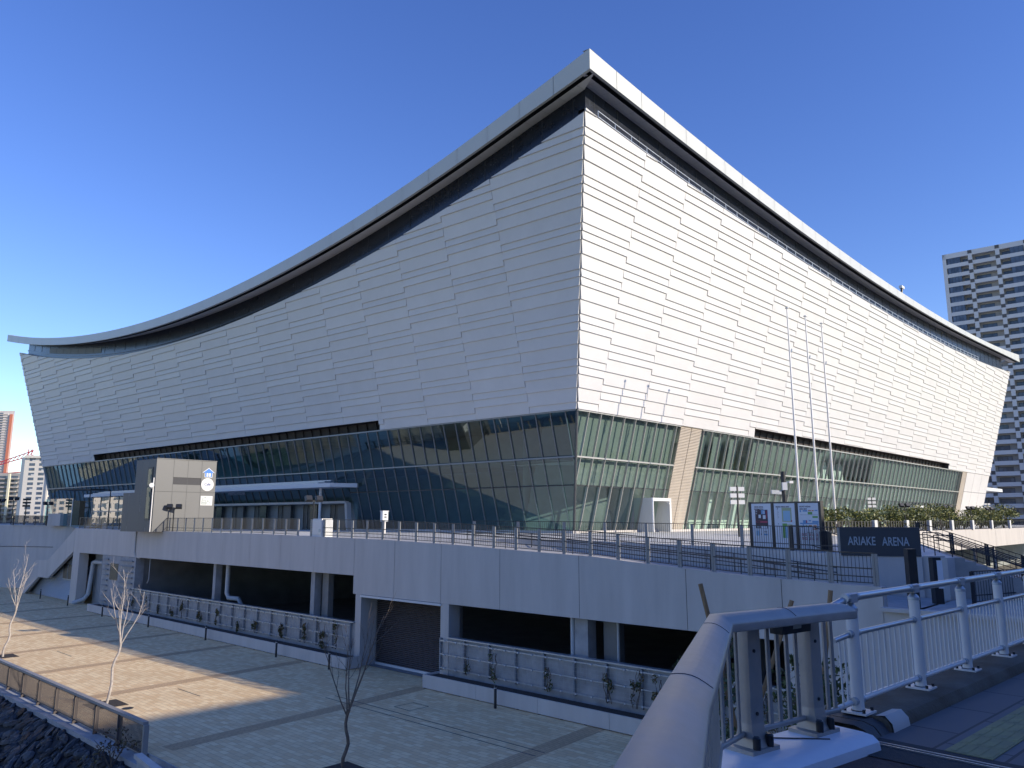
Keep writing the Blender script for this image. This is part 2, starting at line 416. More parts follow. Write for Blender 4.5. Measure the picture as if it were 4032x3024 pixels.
def slotband(side, s0, s1, step):
    F = FL if side == 'L' else FR; n = nL if side == 'L' else nR; d = dL if side == 'L' else dR
    b = MB(); b.poly([F(s0, 16.16, -0.9), F(s1, 16.16, -0.9), F(s1, 17.05, -0.9), F(s0, 17.05, -0.9)])
    b.poly([F(s0, 16.2, -0.9), F(s0, 16.2, 0), F(s1, 16.2, 0), F(s1, 16.2, -0.9)])
    b.poly([F(s0, 17.0, -0.9), F(s0, 17.0, 0), F(s1, 17.0, 0), F(s1, 17.0, -0.9)])
    for s in (s0, s1): b.poly([F(s, 16.2, -0.9), F(s, 16.2, 0), F(s, 17.0, 0), F(s, 17.0, -0.9)])
    s = s0
    while s < s1: b.bar(F(s, 16.2, -0.82), F(s, 17.0, -0.82), 0.07, 0.12, up=d); s += step
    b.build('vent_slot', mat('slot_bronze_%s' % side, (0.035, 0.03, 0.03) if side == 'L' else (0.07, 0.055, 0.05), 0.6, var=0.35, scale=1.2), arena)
slotband('L', 18.6, 75.3, 1.35); slotband('R', 24.2, 88.0, 1.46)

# ---- roof edge, soffit, clerestory
QE = 7.75
KC = plan_corner(QE, QE); sKL = (KC - C0).dot(dL); sKR = (KC - C0).dot(dR)
def roof_side(side):
    d, n, s0, s1 = (dL, nL, sKL, 96.6) if side == 'L' else (dR, nR, sKR, 119.6)
    ft, fb = (RFT_L, RFB_L) if side == 'L' else (RFT_R, RFB_R)
    zt_c, zb_c = 39.38, 37.93
    def PT(s, q, z): return V(C0.x, C0.y, 0) + d * s + n * q + UP * z
    N = 60; ss = [lerp(s0, s1, i / N) for i in range(N + 1)]
    def T(s): return ft(s) + (zt_c - ft(s0)) * max(0, 1 - (s - s0) / 6)
    def Bz(s): return fb(s) + (zb_c - fb(s0)) * max(0, 1 - (s - s0) / 6)
    mod = 3.0
    f = MB(); s = s0; flip = side == 'R'
    while s < s1 - 0.05:                      # fascia panels with narrow joints
        e = min(s + mod, s1); g0, g1 = (0 if s == s0 else 0.02), 0.02
        m = (s + e) / 2
        for a, b in ((s + g0, m), (m, e - (g1 if e < s1 else 0))):
            q = [PT(a, QE, Bz(a)), PT(b, QE, Bz(b)), PT(b, QE, T(b)), PT(a, QE, T(a))]
            f.poly(q if flip else q[::-1])
        s = e
    # coping and end return
    rows = [[PT(s, QE - 0.003, Bz(s)), PT(s, QE - 0.05, Bz(s)), ] for s in ss]
    for s_a, s_b in zip(ss, ss[1:]):
        f.poly([PT(s_a, QE, T(s_a)), PT(s_b, QE, T(s_b)), PT(s_b, QE - 0.6, T(s_b) + 0.06), PT(s_a, QE - 0.6, T(s_a) + 0.06)])
        f.poly([PT(s_a, QE - 0.05, Bz(s_a)), PT(s_b, QE - 0.05, Bz(s_b)), PT(s_b, QE - 0.05, T(s_b)), PT(s_a, QE - 0.05, T(s_a))])
        f.poly([PT(s_a, QE, Bz(s_a)), PT(s_b, QE, Bz(s_b)), PT(s_b, QE - 0.22, Bz(s_b)), PT(s_a, QE - 0.22, Bz(s_a))])
    q1 = plan_corner(0, 0)
    f.poly([PT(s1, QE, Bz(s1)), PT(s1, QE - 9, Bz(s1) + 0.2), PT(s1, QE - 9, T(s1) + 0.1), PT(s1, QE, T(s1))])
    f.build('roof_fascia', M_fascia, arena)
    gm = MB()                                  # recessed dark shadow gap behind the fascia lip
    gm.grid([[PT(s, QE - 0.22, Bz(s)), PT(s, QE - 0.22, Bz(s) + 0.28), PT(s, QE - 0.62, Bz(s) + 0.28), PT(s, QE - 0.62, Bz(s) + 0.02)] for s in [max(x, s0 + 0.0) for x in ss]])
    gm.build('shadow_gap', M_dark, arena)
    top = CL_top if side == 'L' else CR_top
    qc = (lambda s: min(6.2, (top(s) - DZ) * ttL - 0.55)) if side == 'L' else (lambda s: min(6.2, (top(s) - DZ) * ttR - 0.55))
    zin = lambda s, z: z + 0.08 + 0.5 * max(0, 6.3 - qc(min(max(s, -5.5), send)))
    so = MB(); send = 92.2 if side == 'L' else 112.8
    s = s0; pm = 1.5
    while s < s1 - 0.05:
        e = min(s + pm, s1); g1 = 0.02
        a, b = s, e - g1
        def inn(x): return min(qc(min(max(x, -5.5), send)), 6.2) if x < send else qc(send)
        def lim(x, q):                         # mitre at the corner
            return x
        ia, ib = inn(a), inn(b)
        sa_in = max(a, (plan_corner(ia, ia) - V(C0.x, C0.y, 0)).dot(d)); sb_in = max(b, (plan_corner(ib, ib) - V(C0.x, C0.y, 0)).dot(d))
        sa_o = max(a, s0); sb_o = max(b, s0)
        if s1 - s < 1.6 or True:
            so.poly([PT(sa_o, QE - 0.62, Bz(sa_o) + 0.02), PT(sb_o, QE - 0.62, Bz(sb_o) + 0.02), PT(sb_in, ib, zin(sb_o, Bz(sb_o))), PT(sa_in, ia, zin(sa_o, Bz(sa_o)))])
        s = e
    so.build('soffit', M_soffit, arena)
    cl = MB(); rows = []
    sc0 = (plan_corner(qc(-5.5), qc(-5.5)) - V(C0.x, C0.y, 0)).dot(d)
    cs = [lerp(sc0, send, i / 60) for i in range(61)]
    for s in cs:
        q = qc(max(s, -5.5)); zt = zin(max(s, s0), Bz(max(s, s0))); zb = top(s) - 0.3
        rows.append([PT(s, q, zb), PT(s, q, zb + 0.75), PT(s, q + 0.10, zb + 0.75), PT(s, q + 0.10, zb + 0.95), PT(s, q, zb + 0.95), PT(s, q, zt)])
    cl.grid(rows)
    cl.poly([rows[-1][0], rows[-1][5], rows[-1][5] - n * 6, rows[-1][0] - n * 6])
    s = sc0 + 1
    while s < send:
        q = qc(max(s, -5.5)); zb = top(s) + 0.7; zt = Bz(max(s, s0))
        cl.bar(PT(s, q + 0.01, zb), PT(s, q + 0.01, zt), 0.03, 0.02, up=d, m=1); s += 2.7
    cl.build('clerestory_wall', [M_cler, M_joint], arena)
    if side == 'R':                            # maintenance rail along the sunny parapet
        rl = MB(); pts0, pts1 = [], []
        s = sc0 + 0.4
        while s < 96:
            z = top(s); b = F0 = FR(s, z, -0.35)
            rl.bar(b, b + UP * 0.95, 0.05, 0.05); pts0.append(b + UP * 0.92); pts1.append(b + UP * 0.5); s += 2.0
        for ps in (pts0, pts1):
            for a, b in zip(ps, ps[1:]): rl.bar(a, b, 0.045, 0.045)
        rl.build('maintenance_rail', M_galv, arena)
    if side == 'L':
        vb = MB(); z = lambda s: Bz(s) - 0.95
        for i in range(7):
            a, b = 84.5 - i * 2.2, 84.5 - (i + 1) * 2.2 + 0.05
            vb.poly([PT(a, qc(a) + 0.03, z(a)), PT(b, qc(b) + 0.03, z(b)), PT(b, qc(b) + 0.03, z(b) + 0.75), PT(a, qc(a) + 0.03, z(a) + 0.75)])
        vb.build('clerestory_louvre', mat('louvre_brown', (0.05, 0.045, 0.04), 0.5, var=0.2, scale=2), arena)
    return PT
roof_side('L'); roof_side('R')
rt = MB(); rows = []
for i in range(25):                            # roof shell: sum of the two edge curves
    a = lerp(sKL, 96.6, i / 24); row = []
    for j in range(25):
        b = lerp(sKR, 119.6, j / 24)
        P = KC + dL * (a - sKL) + dR * (b - sKR)
        zz = RFT_L(a) + (39.38 - RFT_L(sKL)) * max(0, 1 - (a - sKL) / 6) + RFT_R(b) + (39.38 - RFT_R(sKR)) * max(0, 1 - (b - sKR) / 6) - 39.38
        row.append(V(P.x, P.y, zz - 0.02))
    rows.append(row)
rt.grid(rows); rt.build('roof', M_fascia, arena, smooth=True)
# far side walls
sw = MB()
n = 8
rows = [[FL(92.8, lerp(DZ, CL_top(92.8), i / n)), FL(92.8, lerp(DZ, CL_top(92.8), i / n)) + dR * 100] for i in range(n + 1)]
sw.grid(rows)
rows = [[FR(113.35, lerp(DZ - 3, CR_top(113.4), i / n)), FR(113.35, lerp(DZ - 3, CR_top(113.4), i / n)) + dL * 85] for i in range(n + 1)]
sw.grid(rows); sw.build('end_wall', M_clad, arena)

# ---- glass base
def glazing(side):
    F, d, n = (FL, dL, nL) if side == 'L' else (FR, dR, nR)
    off = -0.16
    zb = DZ
    m = MB(); tb_bars = []; gl = MB(); step = 1.35 if side == 'L' else 1.46
    runs = [(None, 24.4, zb), (24.4, 76.0, 11.45), (76.0, 92.8, zb)] if side == 'L' else [(None, 11.4, zb), (14.9, 96.3, zb)]
    for s0, s1, z0 in runs:
        zs = [z0] + [z for z in (10.9, 12.9) if z > z0 + 0.1] + [HEAD]
        for za, zc in zip(zs, zs[1:]):
            ga = s0 if s0 is not None else sc_face(za, side); gb = s0 if s0 is not None else sc_face(zc, side)
            gl.poly([F(ga, za, off), F(s1, za, off), F(s1, zc, off), F(gb, zc, off)] if side == 'R' else [F(gb, zc, off), F(s1, zc, off), F(s1, za, off), F(ga, za, off)])
        for z in ((12.9, HEAD - 0.04) + ((z0 + 0.06,) if z0 > zb else ())):
            a = s0 if s0 is not None else sc_face(z, side); m.bar(F(a, z, -0.09), F(s1, z, -0.09), 0.24, 0.11)
        if z0 < 10.5:
            a = s0 if s0 is not None else sc_face(10.9, side); tb_bars.append((F(a, 10.9, -0.12), F(s1, 10.9, -0.12)))
    ph = 0.35 if side == 'L' else 0.6
    k = -3
    while True:
        s = ph + step * k; k += 1
        if s > (92.5 if side == 'L' else 96.4): break
        if side == 'R' and 11.4 < s < 14.9: continue
        z0 = 11.45 if side == 'L' and 24.6 < s < 75.8 else zb
        c0 = z0
        if s < sc_face(HEAD, side) + 0.3: continue
        if s < sc_face(z0, side) + 0.2: z0 = DZ + (s / (sc_face(HEAD, side)) * (HEAD - DZ)) + 0.4 if s < 0 else z0
        m.bar(F(s, max(z0, zb), -0.11 if side == 'L' else -0.08), F(s, HEAD, -0.11 if side == 'L' else -0.08), 0.055, 0.10 if side == 'L' else 0.19, up=n)
    m.tube([F(sc_face(DZ, side) + 0.0, DZ), C0 + EDGE * (HEAD - DZ)], 0.10, 8)
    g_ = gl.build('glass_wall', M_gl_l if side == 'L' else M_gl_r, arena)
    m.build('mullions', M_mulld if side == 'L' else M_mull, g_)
    for p_, q_ in tb_bars: MB().bar(p_, q_, 0.12, 0.07).build('transom', M_dark, g_)
    
glazing('L'); glazing('R')
# interior behind the glass
it = MB()
a0, a1 = FL(-1, DZ + 0.02, -7), FL(92.5, DZ + 0.02, -7)
it.poly([a0, a1, a1 + UP * 9, a0 + UP * 9])
it.poly([FL(-1, DZ + 0.02, -0.3), FL(92.5, DZ + 0.02, -0.3), a1, a0])
it.poly([FL(0, 12.75, -0.3), FL(92, 12.75, -0.3), FL(92, 12.75, -8), FL(0, 12.75, -8)])
it.poly([FL(-2, 16.1, -0.3), FL(92, 16.1, -0.3), FL(92, 16.1, -8), FL(0, 16.1, -8)]); it.poly([FL(1.0, DZ, -7), FR(1.0, DZ, -6), FR(1.0, 16.2, -6), FL(1.0, 16.2, -7)])
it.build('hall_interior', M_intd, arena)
it = MB()
b0, b1 = FR(1, DZ + 0.02, -6), FR(96, DZ + 0.02, -6)
it.poly([b0, b1, b1 + UP * 9, b0 + UP * 9]); it.poly([FR(-1, DZ + 0.02, -0.3), FR(96, DZ + 0.02, -0.3), b1, b0])
it.poly([FR(0, 12.7, -0.6), FR(96, 12.7, -0.6), FR(96, 12.7, -8), FR(0, 12.7, -8)])
it.poly([FR(-2, 16.1, -0.6), FR(96, 16.1, -0.6), FR(96, 16.1, -8), FR(0, 16.1, -8)])
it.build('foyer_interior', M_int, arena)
bl = MB()
for s0, s1 in ((-1.6, 11.2), (15.0, 16.6), (18, 19.5), (21, 22.4), (25.5, 42.0), (58.0, 96.0)):
    for z0, z1 in (((12.95, 16.1), (10.95, 12.85)) if s0 not in (15.0, 18, 21) else ((12.95, 16.1),)):
        bl.poly([FR(max(s0, sc_face(z0, 'R') + 0.5), z0, -0.55), FR(s1, z0, -0.55), FR(s1, z1, -0.55), FR(max(s0, sc_face(z1, 'R') + 0.5), z1, -0.55)])
bl.poly([FR(15, 10.95, -0.55), FR(58, 10.95, -0.55), FR(58, 12.85, -0.55), FR(15, 12.85, -0.55)])
bl.build('roller_blinds', M_blind, arena)
for s in [17.0, 22.0, 27.0, 33.0, 38.0, 44.0, 50.0, 56.0, 62.0, 68.0, 74.0, 80.0, 86.0, 92.0]:
    MB().bar(FR(s, DZ, -2.2), FR(s, 12.7, -2.2), 0.45, 0.45, up=dR).build('foyer_column', M_wtick, arena)
for s in [44, 45.6, 48, 50.3, 53, 55.2]:
    b = FR(s, 12.8, -3.2); MB().hexa([b - dR * 0.9 - nR * 0.2, b + dR * 0.9 - nR * 0.2, b + dR * 0.9 + nR * 0.2, b - dR * 0.9 + nR * 0.2], [p + UP * 2.6 + dR * 0.35 for p in (b - dR * 0.5 - nR * 0.2, b + dR * 0.2 - nR * 0.2, b + dR * 0.2 + nR * 0.2, b - dR * 0.5 + nR * 0.2)]).build('gallery_pier', M_wtick, arena)
# louvred strips and plain end panels on the sunny face
def lv(s0, s1, z1):
    b = MB(); z = DZ
    while z < z1 - 0.02:
        b.hexa([FR(s0, z, -0.12), FR(s1, z, -0.12), FR(s1, z, 0.02), FR(s0, z, 0.02)], [FR(s0, z + 0.11, -0.12), FR(s1, z + 0.11, -0.12), FR(s1, z + 0.11, -0.05), FR(s0, z + 0.11, -0.05)]); z += 0.125
    return b
b = lv(11.5, 13.12, HEAD); b.build('louvre_strip', M_louver, arena)
b = lv(13.2, 14.8, HEAD); b.build('louvre_strip', M_louver, arena)
b = lv(96.4, 98.9, HEAD); b.build('louvre_strip', M_louver, arena)
b = MB()
for s0, s1 in ((99.0, 103.6), (103.65, 108.4), (108.45, 113.3)):
    for z0, z1 in ((DZ - 2, 9.98), (10.02, 13.0), (13.05, HEAD - 0.02)):
        b.poly([FR(s0, z0), FR(s1, z0), FR(s1, z1), FR(s0, z1)])
b.build('plain_panels', M_clad, arena)
# base kerb under the glass
b = MB()
b.bar(FL(-0.2, DZ + 0.02, 0.1), FL(24.2, DZ + 0.02, 0.1), 0.5, 0.28); b.bar(FR(-0.2, DZ + 0.02, 0.1), FR(113, DZ + 0.02, 0.1), 0.5, 0.28)
b.build('base_kerb', M_conc, arena)
# entrance canopy on the shaded face
def QL(s, q, z): return V(C0.x, C0.y, 0) + dL * s + nL * q + UP * z
b = MB()
def slab(pts, z0, z1): b.hexa([p + UP * z0 for p in pts], [p + UP * z1 for p in pts])
pts = [QL(24.5, 1.2, 0), QL(24.0, 3.5, 0), QL(75.2, 3.5, 0), QL(75.2, 0.3, 0)]
slab(pts, 11.34, 11.70)
pts2 = [QL(22.9, 1.3, 0), QL(24.0, 3.49, 0), QL(24.5, 1.2, 0), QL(23.2, 0.9, 0)]
slab(pts2, 11.345, 11.695)
b.build('entrance_canopy', M_wtick, arena)
b = MB()
for q, z0, z1 in ((2.9, 11.70, 11.85), (2.2, 11.85, 12.0), (1.5, 12.0, 12.12)):
    slab([QL(26.5, 0.4, 0), QL(26.5, q, 0), QL(74, q, 0), QL(74, 0.4, 0)], z0, z1)
b.build('canopy_roof', M_galv, arena)
for s in (26.9, 50.0, 72.0): MB().tube([QL(s, 2.3, DZ), QL(s, 2.3, 11.35)], 0.13, 12).build('canopy_post', M_white, arena, smooth=True)
# glazed screen above the doors, door header, doors
b = MB(); b.poly([FL(24.6, 10.15, -0.35), FL(75.8, 10.15, -0.35), FL(75.8, 11.5, -0.2), FL(24.6, 11.5, -0.2)][::-1]); s_ = b.build('screen_glass', M_gl_l, arena)
b = MB()
s = 25.6
while s < 75.5: b.bar(FL(s, 10.15, -0.33), FL(s, 11.4, -0.2), 0.05, 0.14, up=nL); s += 1.35
b.build('mullions', M_mulld, s_)
b = MB(); b.bar(QL(25.0, 0.72, 10.05), QL(75.6, 0.72, 10.05), 0.5, 0.22); b.bar(QL(24.9, 0.45, DZ), QL(24.9, 0.72, 10.0), 0.5, 0.3, up=dL); b.build('door_header', M_conc, arena)
b = MB(); b.poly([QL(24.9, -0.5, DZ), QL(75.6, -0.5, DZ), QL(75.6, -0.5, 10.0), QL(24.9, -0.5, 10.0)]); b.build('door_recess', M_intd, arena)
s = 26.0; i = 0
while s < 74:
    b = MB(); b.box(QL(s + 0.55, 0.0, DZ), dL * 0.55, nL * 0.06, UP * 2.45); b.build('door_jamb_panel', M_cler if i % 2 else M_liftd, arena)
    b = MB(); b.box(QL(s + 1.9, -0.25, DZ), dL * 0.72, nL * 0.03, UP * 2.4)
    dr = b.build('door', M_dark, arena)
    b = MB(); b.bar(QL(s + 1.9, -0.19, DZ + 0.05), QL(s + 1.9, -0.19, DZ + 2.38), 0.05, 0.04, up=dL); b.bar(QL(s + 2.55, -0.19, DZ + 0.05), QL(s + 2.55, -0.19, DZ + 2.38), 0.04, 0.04, up=dL); b.build('door_stile', M_mulld, dr)
    s += 4.3; i += 1
text_mesh('sign_letters', 'ARIAKE-ARENA', FL(44.5, 11.06, 0.06), -dL, (FL(0, 12) - FL(0, 11)), 0.55, 3.25, 0.06, M_steel, arena, bold=0.012)
# door portals on the sunny face
def portal(s0, s1, h, deep):
    def q(s, o, z): return V(C0.x, C0.y, 0) + dR * s + nR * o + UP * (DZ + z)
    b = MB(); b.box(q(s0 + 0.12, 0.4, 0), dR * 0.12, nR * (0.4 + deep), UP * h); b.box(q(s1 - 0.12, 0.4, 0), dR * 0.12, nR * (0.4 + deep), UP * h)
    b.box(q((s0 + s1) / 2, 0.4, h), dR * ((s1 - s0) / 2), nR * (0.4 + deep), UP * 0.24)
    f = b.build('door_portal', M_wtick, arena)
    b = MB(); b.box(q((s0 + s1) / 2, -0.1, 0), dR * ((s1 - s0) / 2 - 0.24), nR * 0.04, UP * h); dd = b.build('door', M_liftd, f)
    b = MB()
    for i in range(2):
        for j in range(2): b.box(q(lerp(s0, s1, 0.36 + 0.26 * i), -0.04, 0.75 + 0.55 * j), dR * 0.24, nR * 0.01, UP * 0.48)
    b.box(q(lerp(s0, s1, 0.5), -0.03, 1.95), dR * 0.75, nR * 0.02, UP * 0.3)
    b.build('door_window', M_wtick, f)
    b = MB(); b.tube([q(s1 - 0.5, 0.7 + deep, h - 0.12), q(s1 - 0.5, 0.95 + deep, h - 0.2)], 0.05, 8); b.build('camera', M_wtick, f)
portal(7.9, 10.7, 2.45, 0.75); portal(31.0, 33.4, 2.45, 0.75); portal(72.5, 77.5, 2.7, 0.9)

XF = None
# ================================================================== TERRACE (raised deck in front of the arena)
E_PTS = [V(-2.6, 50.5, 7.25), V(3.9, 47.6, 7.2), V(9.3, 41.4, 7.1), V(11.0, 39.4, 7.06), V(12.5, 36.7, 7.02), V(13.8, 33.2, 7.0), V(16.9, 30.6, 6.95)]
ST_A, ST_B = V(17.3, 30.8, 6.95), V(21.3, 41.0, 7.1)           # head of the wide stairs
RD0 = V(41.65, 80.24, 0)                                        # sunny planter edge, parallel to the right face
def RD(k, z=0.0, off=0.0): return RD0 + dR * k * AK + nR * off * AK + UP * (7.30 + (z - 7.47) * AK if z > 1 else z)
terrace = thing('terrace', W(0, 0, -3), 'raised pale concrete terrace with a car park, roller shutter and ramp wall under it', 'terrace')
b = MB()
front = [W(t, wtop(t) - 0.05, -0.3) for t in (-51, -43, -35, -25, -13.7, -8)]
arena_line = [FL(96, DZ), FL(60, DZ), FL(30, DZ), FL(10, DZ), C0, FR(20, DZ), FR(60, DZ), FR(118, DZ)]
rest = [E_PTS[0] - V(0.0, 0, 0)] + E_PTS[1:] + [ST_A, ST_B, RD(-21, 7.3, 0), RD(0, 7.42, 0), RD(90, 7.47, 0)]
left_far = [V(-64, 100.5, 7.75), V(-95, 112, 7.8), V(-110, 150, 7.8)]
# triangulated deck: fan between near edge and the arena line
import itertools
near = [V(-110, 118, 7.8), V(-64, 100.5, 7.75), V(-50, 95, 7.7)] + front + rest
far = [V(-110, 190, 7.8), FL(96, 7.7, -2), FL(80, 7.6, -2), FL(70, DZ, -2), FL(60, DZ, -2), FL(50, DZ, -2), FL(42, DZ, -2), FL(32, DZ, -2), FL(24, DZ, -2), FL(14, DZ, -2), FL(4, DZ, -2), FR(2, DZ, -2), FR(8, DZ, -2), FR(14, DZ, -2), FR(22, DZ, -2), FR(28, DZ, -2), FR(36, DZ, -2), FR(46, DZ, -2), FR(66, DZ, -2), FR(140, DZ, -2)]
far = [far[0]] + [AS(p) for p in far[1:]]
while len(far) > len(near): far.pop(len(far) - 3)
while len(near) > len(far): near.pop(1)
b.grid([near, far])
b.build('deck_floor', M_deck, terrace)
# fascia wall facing the plaza
def wallgrid(ts, z0, z1, off=0.0, m=None):
    g = MB(); g.grid([[W(t, z0 if not callable(z0) else z0(t), off), W(t, z1(t) if callable(z1) else z1, off)] for t in ts]); return g
def frange(a, b, n): return [lerp(a, b, i / n) for i in range(n + 1)]
joints = [-51.1, -34.85, -31.0, -26.8, -22.6, -18.4, -14.2, -10.0, -5.8, -1.42, 2.5, 6.5, 10.9, 15.9, 21.4, 25.4, 28.95]
b = MB()
for a, c in zip(joints, joints[1:]):
    zb = 5.12 if c < -1.4 else 4.06
    ts = [a + 0.012] + [t for t, _ in WALL_TOP if a < t < c] + [c - 0.012]
    for t0, t1 in zip(ts, ts[1:]):
        b.poly([W(t0, zb), W(t1, zb), W(t1, wtop(t1)), W(t0, wtop(t0))])
    b.poly([W(a, zb), W(a, zb, -0.45), W(c, zb, -0.45), W(c, zb)])
    for t0, t1 in zip(ts, ts[1:]): b.poly([W(t0, wtop(t0)), W(t1, wtop(t1)), W(t1, wtop(t1), -0.4), W(t0, wtop(t0), -0.4)])
    for t0, t1 in zip(ts, ts[1:]): b.poly([W(t0, zb, -0.4), W(t1, zb, -0.4), W(t1, wtop(t1), -0.4), W(t0, wtop(t0), -0.4)])
b.poly([W(-1.42, 4.06), W(-1.42, 5.12), W(-1.42, 5.12, -0.45), W(-1.42, 4.06, -0.45)])
b.poly([W(28.95, 4.06), W(28.95, 6.17), W(28.95, 6.17, -0.4), W(28.95, 4.06, -0.4)])
for a, c in zip(joints[1:], joints[2:]):
    zb = 5.15 if c < -1.4 else 4.1
    b.poly([W(a - 0.03, zb, -0.02), W(a + 0.03, zb, -0.02), W(a + 0.03, wtop(a) - 0.02, -0.02), W(a - 0.03, wtop(a) - 0.02, -0.02)], 1)
b.build('fascia_wall', [M_conc, M_joint], terrace)
# car park space
b = MB()
b.poly([W(-34.7, 0.02, -0.5), W(45, 0.02, -0.5), W(45, 0.02, -26), W(-34.7, 0.02, -26)])
b.poly([W(-34.7, 0, -26), W(45, 0, -26), W(45, 5.2, -26), W(-34.7, 5.2, -26)])
b.poly([W(-34.7, 0, -0.5), W(-34.7, 0, -26), W(-34.7, 5.2, -26), W(-34.7, 5.2, -0.5)])
b.poly([W(-34.7, 5.2, -0.5), W(28, 5.2, -0.5), W(28, 5.2, -26), W(-34.7, 5.2, -26)])
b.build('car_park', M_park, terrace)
def post(t, z0, z1, wd, dp, off, m, name):
    b = MB(); b.box(W(t, z0, off), dW * wd / 2, nW * dp / 2, UP * (z1 - z0)); return b.build(name, m, terrace)
post(-20.4, 0, 5.2, 0.42, 0.5, -0.75, M_concd, 'column'); post(-6.6, 0, 5.2, 0.45, 0.5, -0.75, M_concd, 'column')
post(-5.9, 0, 5.2, 0.7, 0.4, -1.2, M_park, 'column'); post(15.55, 0, 5.2, 0.75, 0.6, -0.85, M_concd, 'column')
post(16.6, 0, 5.2, 0.7, 0.6, -1.6, M_park, 'column'); post(23.5, 0, 5.2, 0.6, 0.6, -1.6, M_park, 'column')
def pipe(pts, r, name='drain_pipe', m=M_pipe): return MB().tube(pts, r, 12).build(name, m, terrace, smooth=True)
pipe([W(-19.0, 5.2, -0.9), W(-19.0, 2.95, -0.9), W(-18.8, 2.6, -0.95), W(-17.9, 2.55, -1.3), W(-17.7, 2.2, -1.4), W(-17.7, 0, -1.4)], 0.17)
pipe([W(15.0, 5.2, -0.62), W(15.0, 0, -0.62)], 0.11); pipe([W(17.2, 5.2, -1.1), W(17.2, 0, -1.1)], 0.07)
pipe([W(-34.9, 7.5, 0.06), W(-34.9, 5.6, 0.06), W(-34.75, 5.2, 0.02), W(-34.2, 5.05, -0.2)], 0.08)
pipe([W(-33.2, 5.0, -0.7), W(-33.2, 3.2, -0.7), W(-33.5, 2.9, -0.7)], 0.04)
# parapet walls with climbing trellis under the openings
def parapet(t0, t1, zt):
    b = MB(); b.box(W((t0 + t1) / 2, 0, -0.12), dW * (t1 - t0) / 2, nW * 0.12, UP * zt); p = b.build('parapet', M_concd, terrace)
    b = MB(); b.bar(W(t0, zt + 0.03, 0.0), W(t1, zt + 0.03, 0.0), 0.34, 0.06); b.build('coping', M_galv, p)
parapet(-34.6, -1.1, 2.40); parapet(7.2, 34.0, 2.36)
def trellis(name, label, t0, t1, z0, z1):
    tr = thing(name, W((t0 + t1) / 2, z0, 0.2), label, 'trellis')
    b = MB()
    for i in range(3):
        z = lerp(z0 + 0.12, z1 - 0.12, i / 2); b.bar(W(t0, z, 0.16), W(t1, z, 0.16), 0.05, 0.06)
    t = t0
    while t < t1:
        for i in range(3):
            z = lerp(z0 + 0.12, z1 - 0.12, i / 2); b.box(W(t + 0.4, z - 0.03, 0.21), dW * 0.03, nW * 0.03, UP * 0.06, m=1)
        t += 0.87
    n = int((t1 - t0) / 1.75)
    for i in range(n + 1):
        t = lerp(t0, t1, i / n); b.bar(W(t, z0, 0.10), W(t, z1, 0.10), 0.12, 0.08, up=dW, m=2)
    b.build('frame', [M_galv, M_wtick, mat('trellis_grey', (0.24, 0.26, 0.28), 0.6, var=0.1, scale=4)], tr)
    b = MB(); n = int((t1 - t0) / 0.32)
    for i in range(n + 1):
        t = lerp(t0, t1, i / n); b.bar(W(t, z0, 0.2), W(t, z1, 0.2), 0.006, 0.006, up=dW)
    for i in range(1, 9):
        z = lerp(z0, z1, i / 9); b.bar(W(t0, z, 0.2), W(t1, z, 0.2), 0.006, 0.006)
    b.build('wires', M_galv, tr)
    return tr
trellis('trellis', 'long wire trellis on the parapet left of the roller shutter, with brown vines', -34.4, -1.4, 0.75, 2.36)
trellis('trellis', 'wire trellis on the parapet right of the roller shutter, thin green vines', 6.7, 33.5, 0.75, 2.34)
def leafcloud(b, c, rx, ry, rz, n, size, r=rnd, ax=None, mats=1):
    for _ in range(n):
        while True:
            u = V(r.uniform(-1, 1), r.uniform(-1, 1), r.uniform(-1, 1))
            if u.length < 1: break
        p = Vector(c) + (ax[0] * u.x * rx + ax[1] * u.y * ry + UP * u.z * rz if ax else V(u.x * rx, u.y * ry, u.z * rz))
        a = V(r.gauss(0, 1), r.gauss(0, 1), r.gauss(0, 1)).normalized(); c2 = a.orthogonal().normalized(); d = a.cross(c2)
        s = size * r.uniform(0.6, 1.3); th = r.uniform(0, 6.28); x = c2 * math.cos(th) + d * math.sin(th); y = a.cross(x)
        b.poly([p - x * s, p - x * s * 0.2 + y * s * 0.45, p + x * s, p - x * s * 0.2 - y * s * 0.45], r.randrange(mats))
def vine(t, h, n, label, mats, z0=0.75, name='vine', off=0.22, wd=0.3):
    v = thing(name, W(t, z0, off), label, 'vine', 'vines on the parapet trellis')
    b = MB(); r = random.Random(int(t * 100) + 5)
    for k in range(3):
        p = [W(t + r.uniform(-.15, .15), z0, off)]
        for i in range(6): p.append(p[-1] + dW * r.uniform(-.12, .12) + UP * h / 6 + nW * r.uniform(-.02, .02))
        b.tube(p, 0.012, 5)
    b.build('stems', M_twig, v)
    b = MB(); 
    for i in range(max(3, int(h * 4))):
        z = z0 + h * r.uniform(0.05, 1.0); leafcloud(b, W(t + r.gauss(0, wd * .5), z, off + 0.02), wd * .55, 0.07, 0.22, max(4, int(n * 1.9 / (h * 4))), 0.085, r, ax=(dW, nW), mats=len(mats))
    b.build('leaves', mats, v)
tv = random.Random(3)
for i, t in enumerate([-34.0, -31.2, -29.0, -26.4, -24.0, -21.0, -18.4, -15.2, -12.0, -9.2, -6.6, -4.2, -2.4]):
    hh = tv.uniform(0.55, 1.55)
    vine(t + tv.uniform(-.5, .5), hh, int(hh * tv.uniform(18, 95)), 'dry brownish vine climbing the left trellis, plant %s from the shutter' % ['13th', '12th', '11th', 'tenth', 'ninth', 'eighth', 'seventh', 'sixth', 'fifth', 'fourth', 'third', 'second', 'first'][i], [M_leafb, M_leaf, M_leafb])
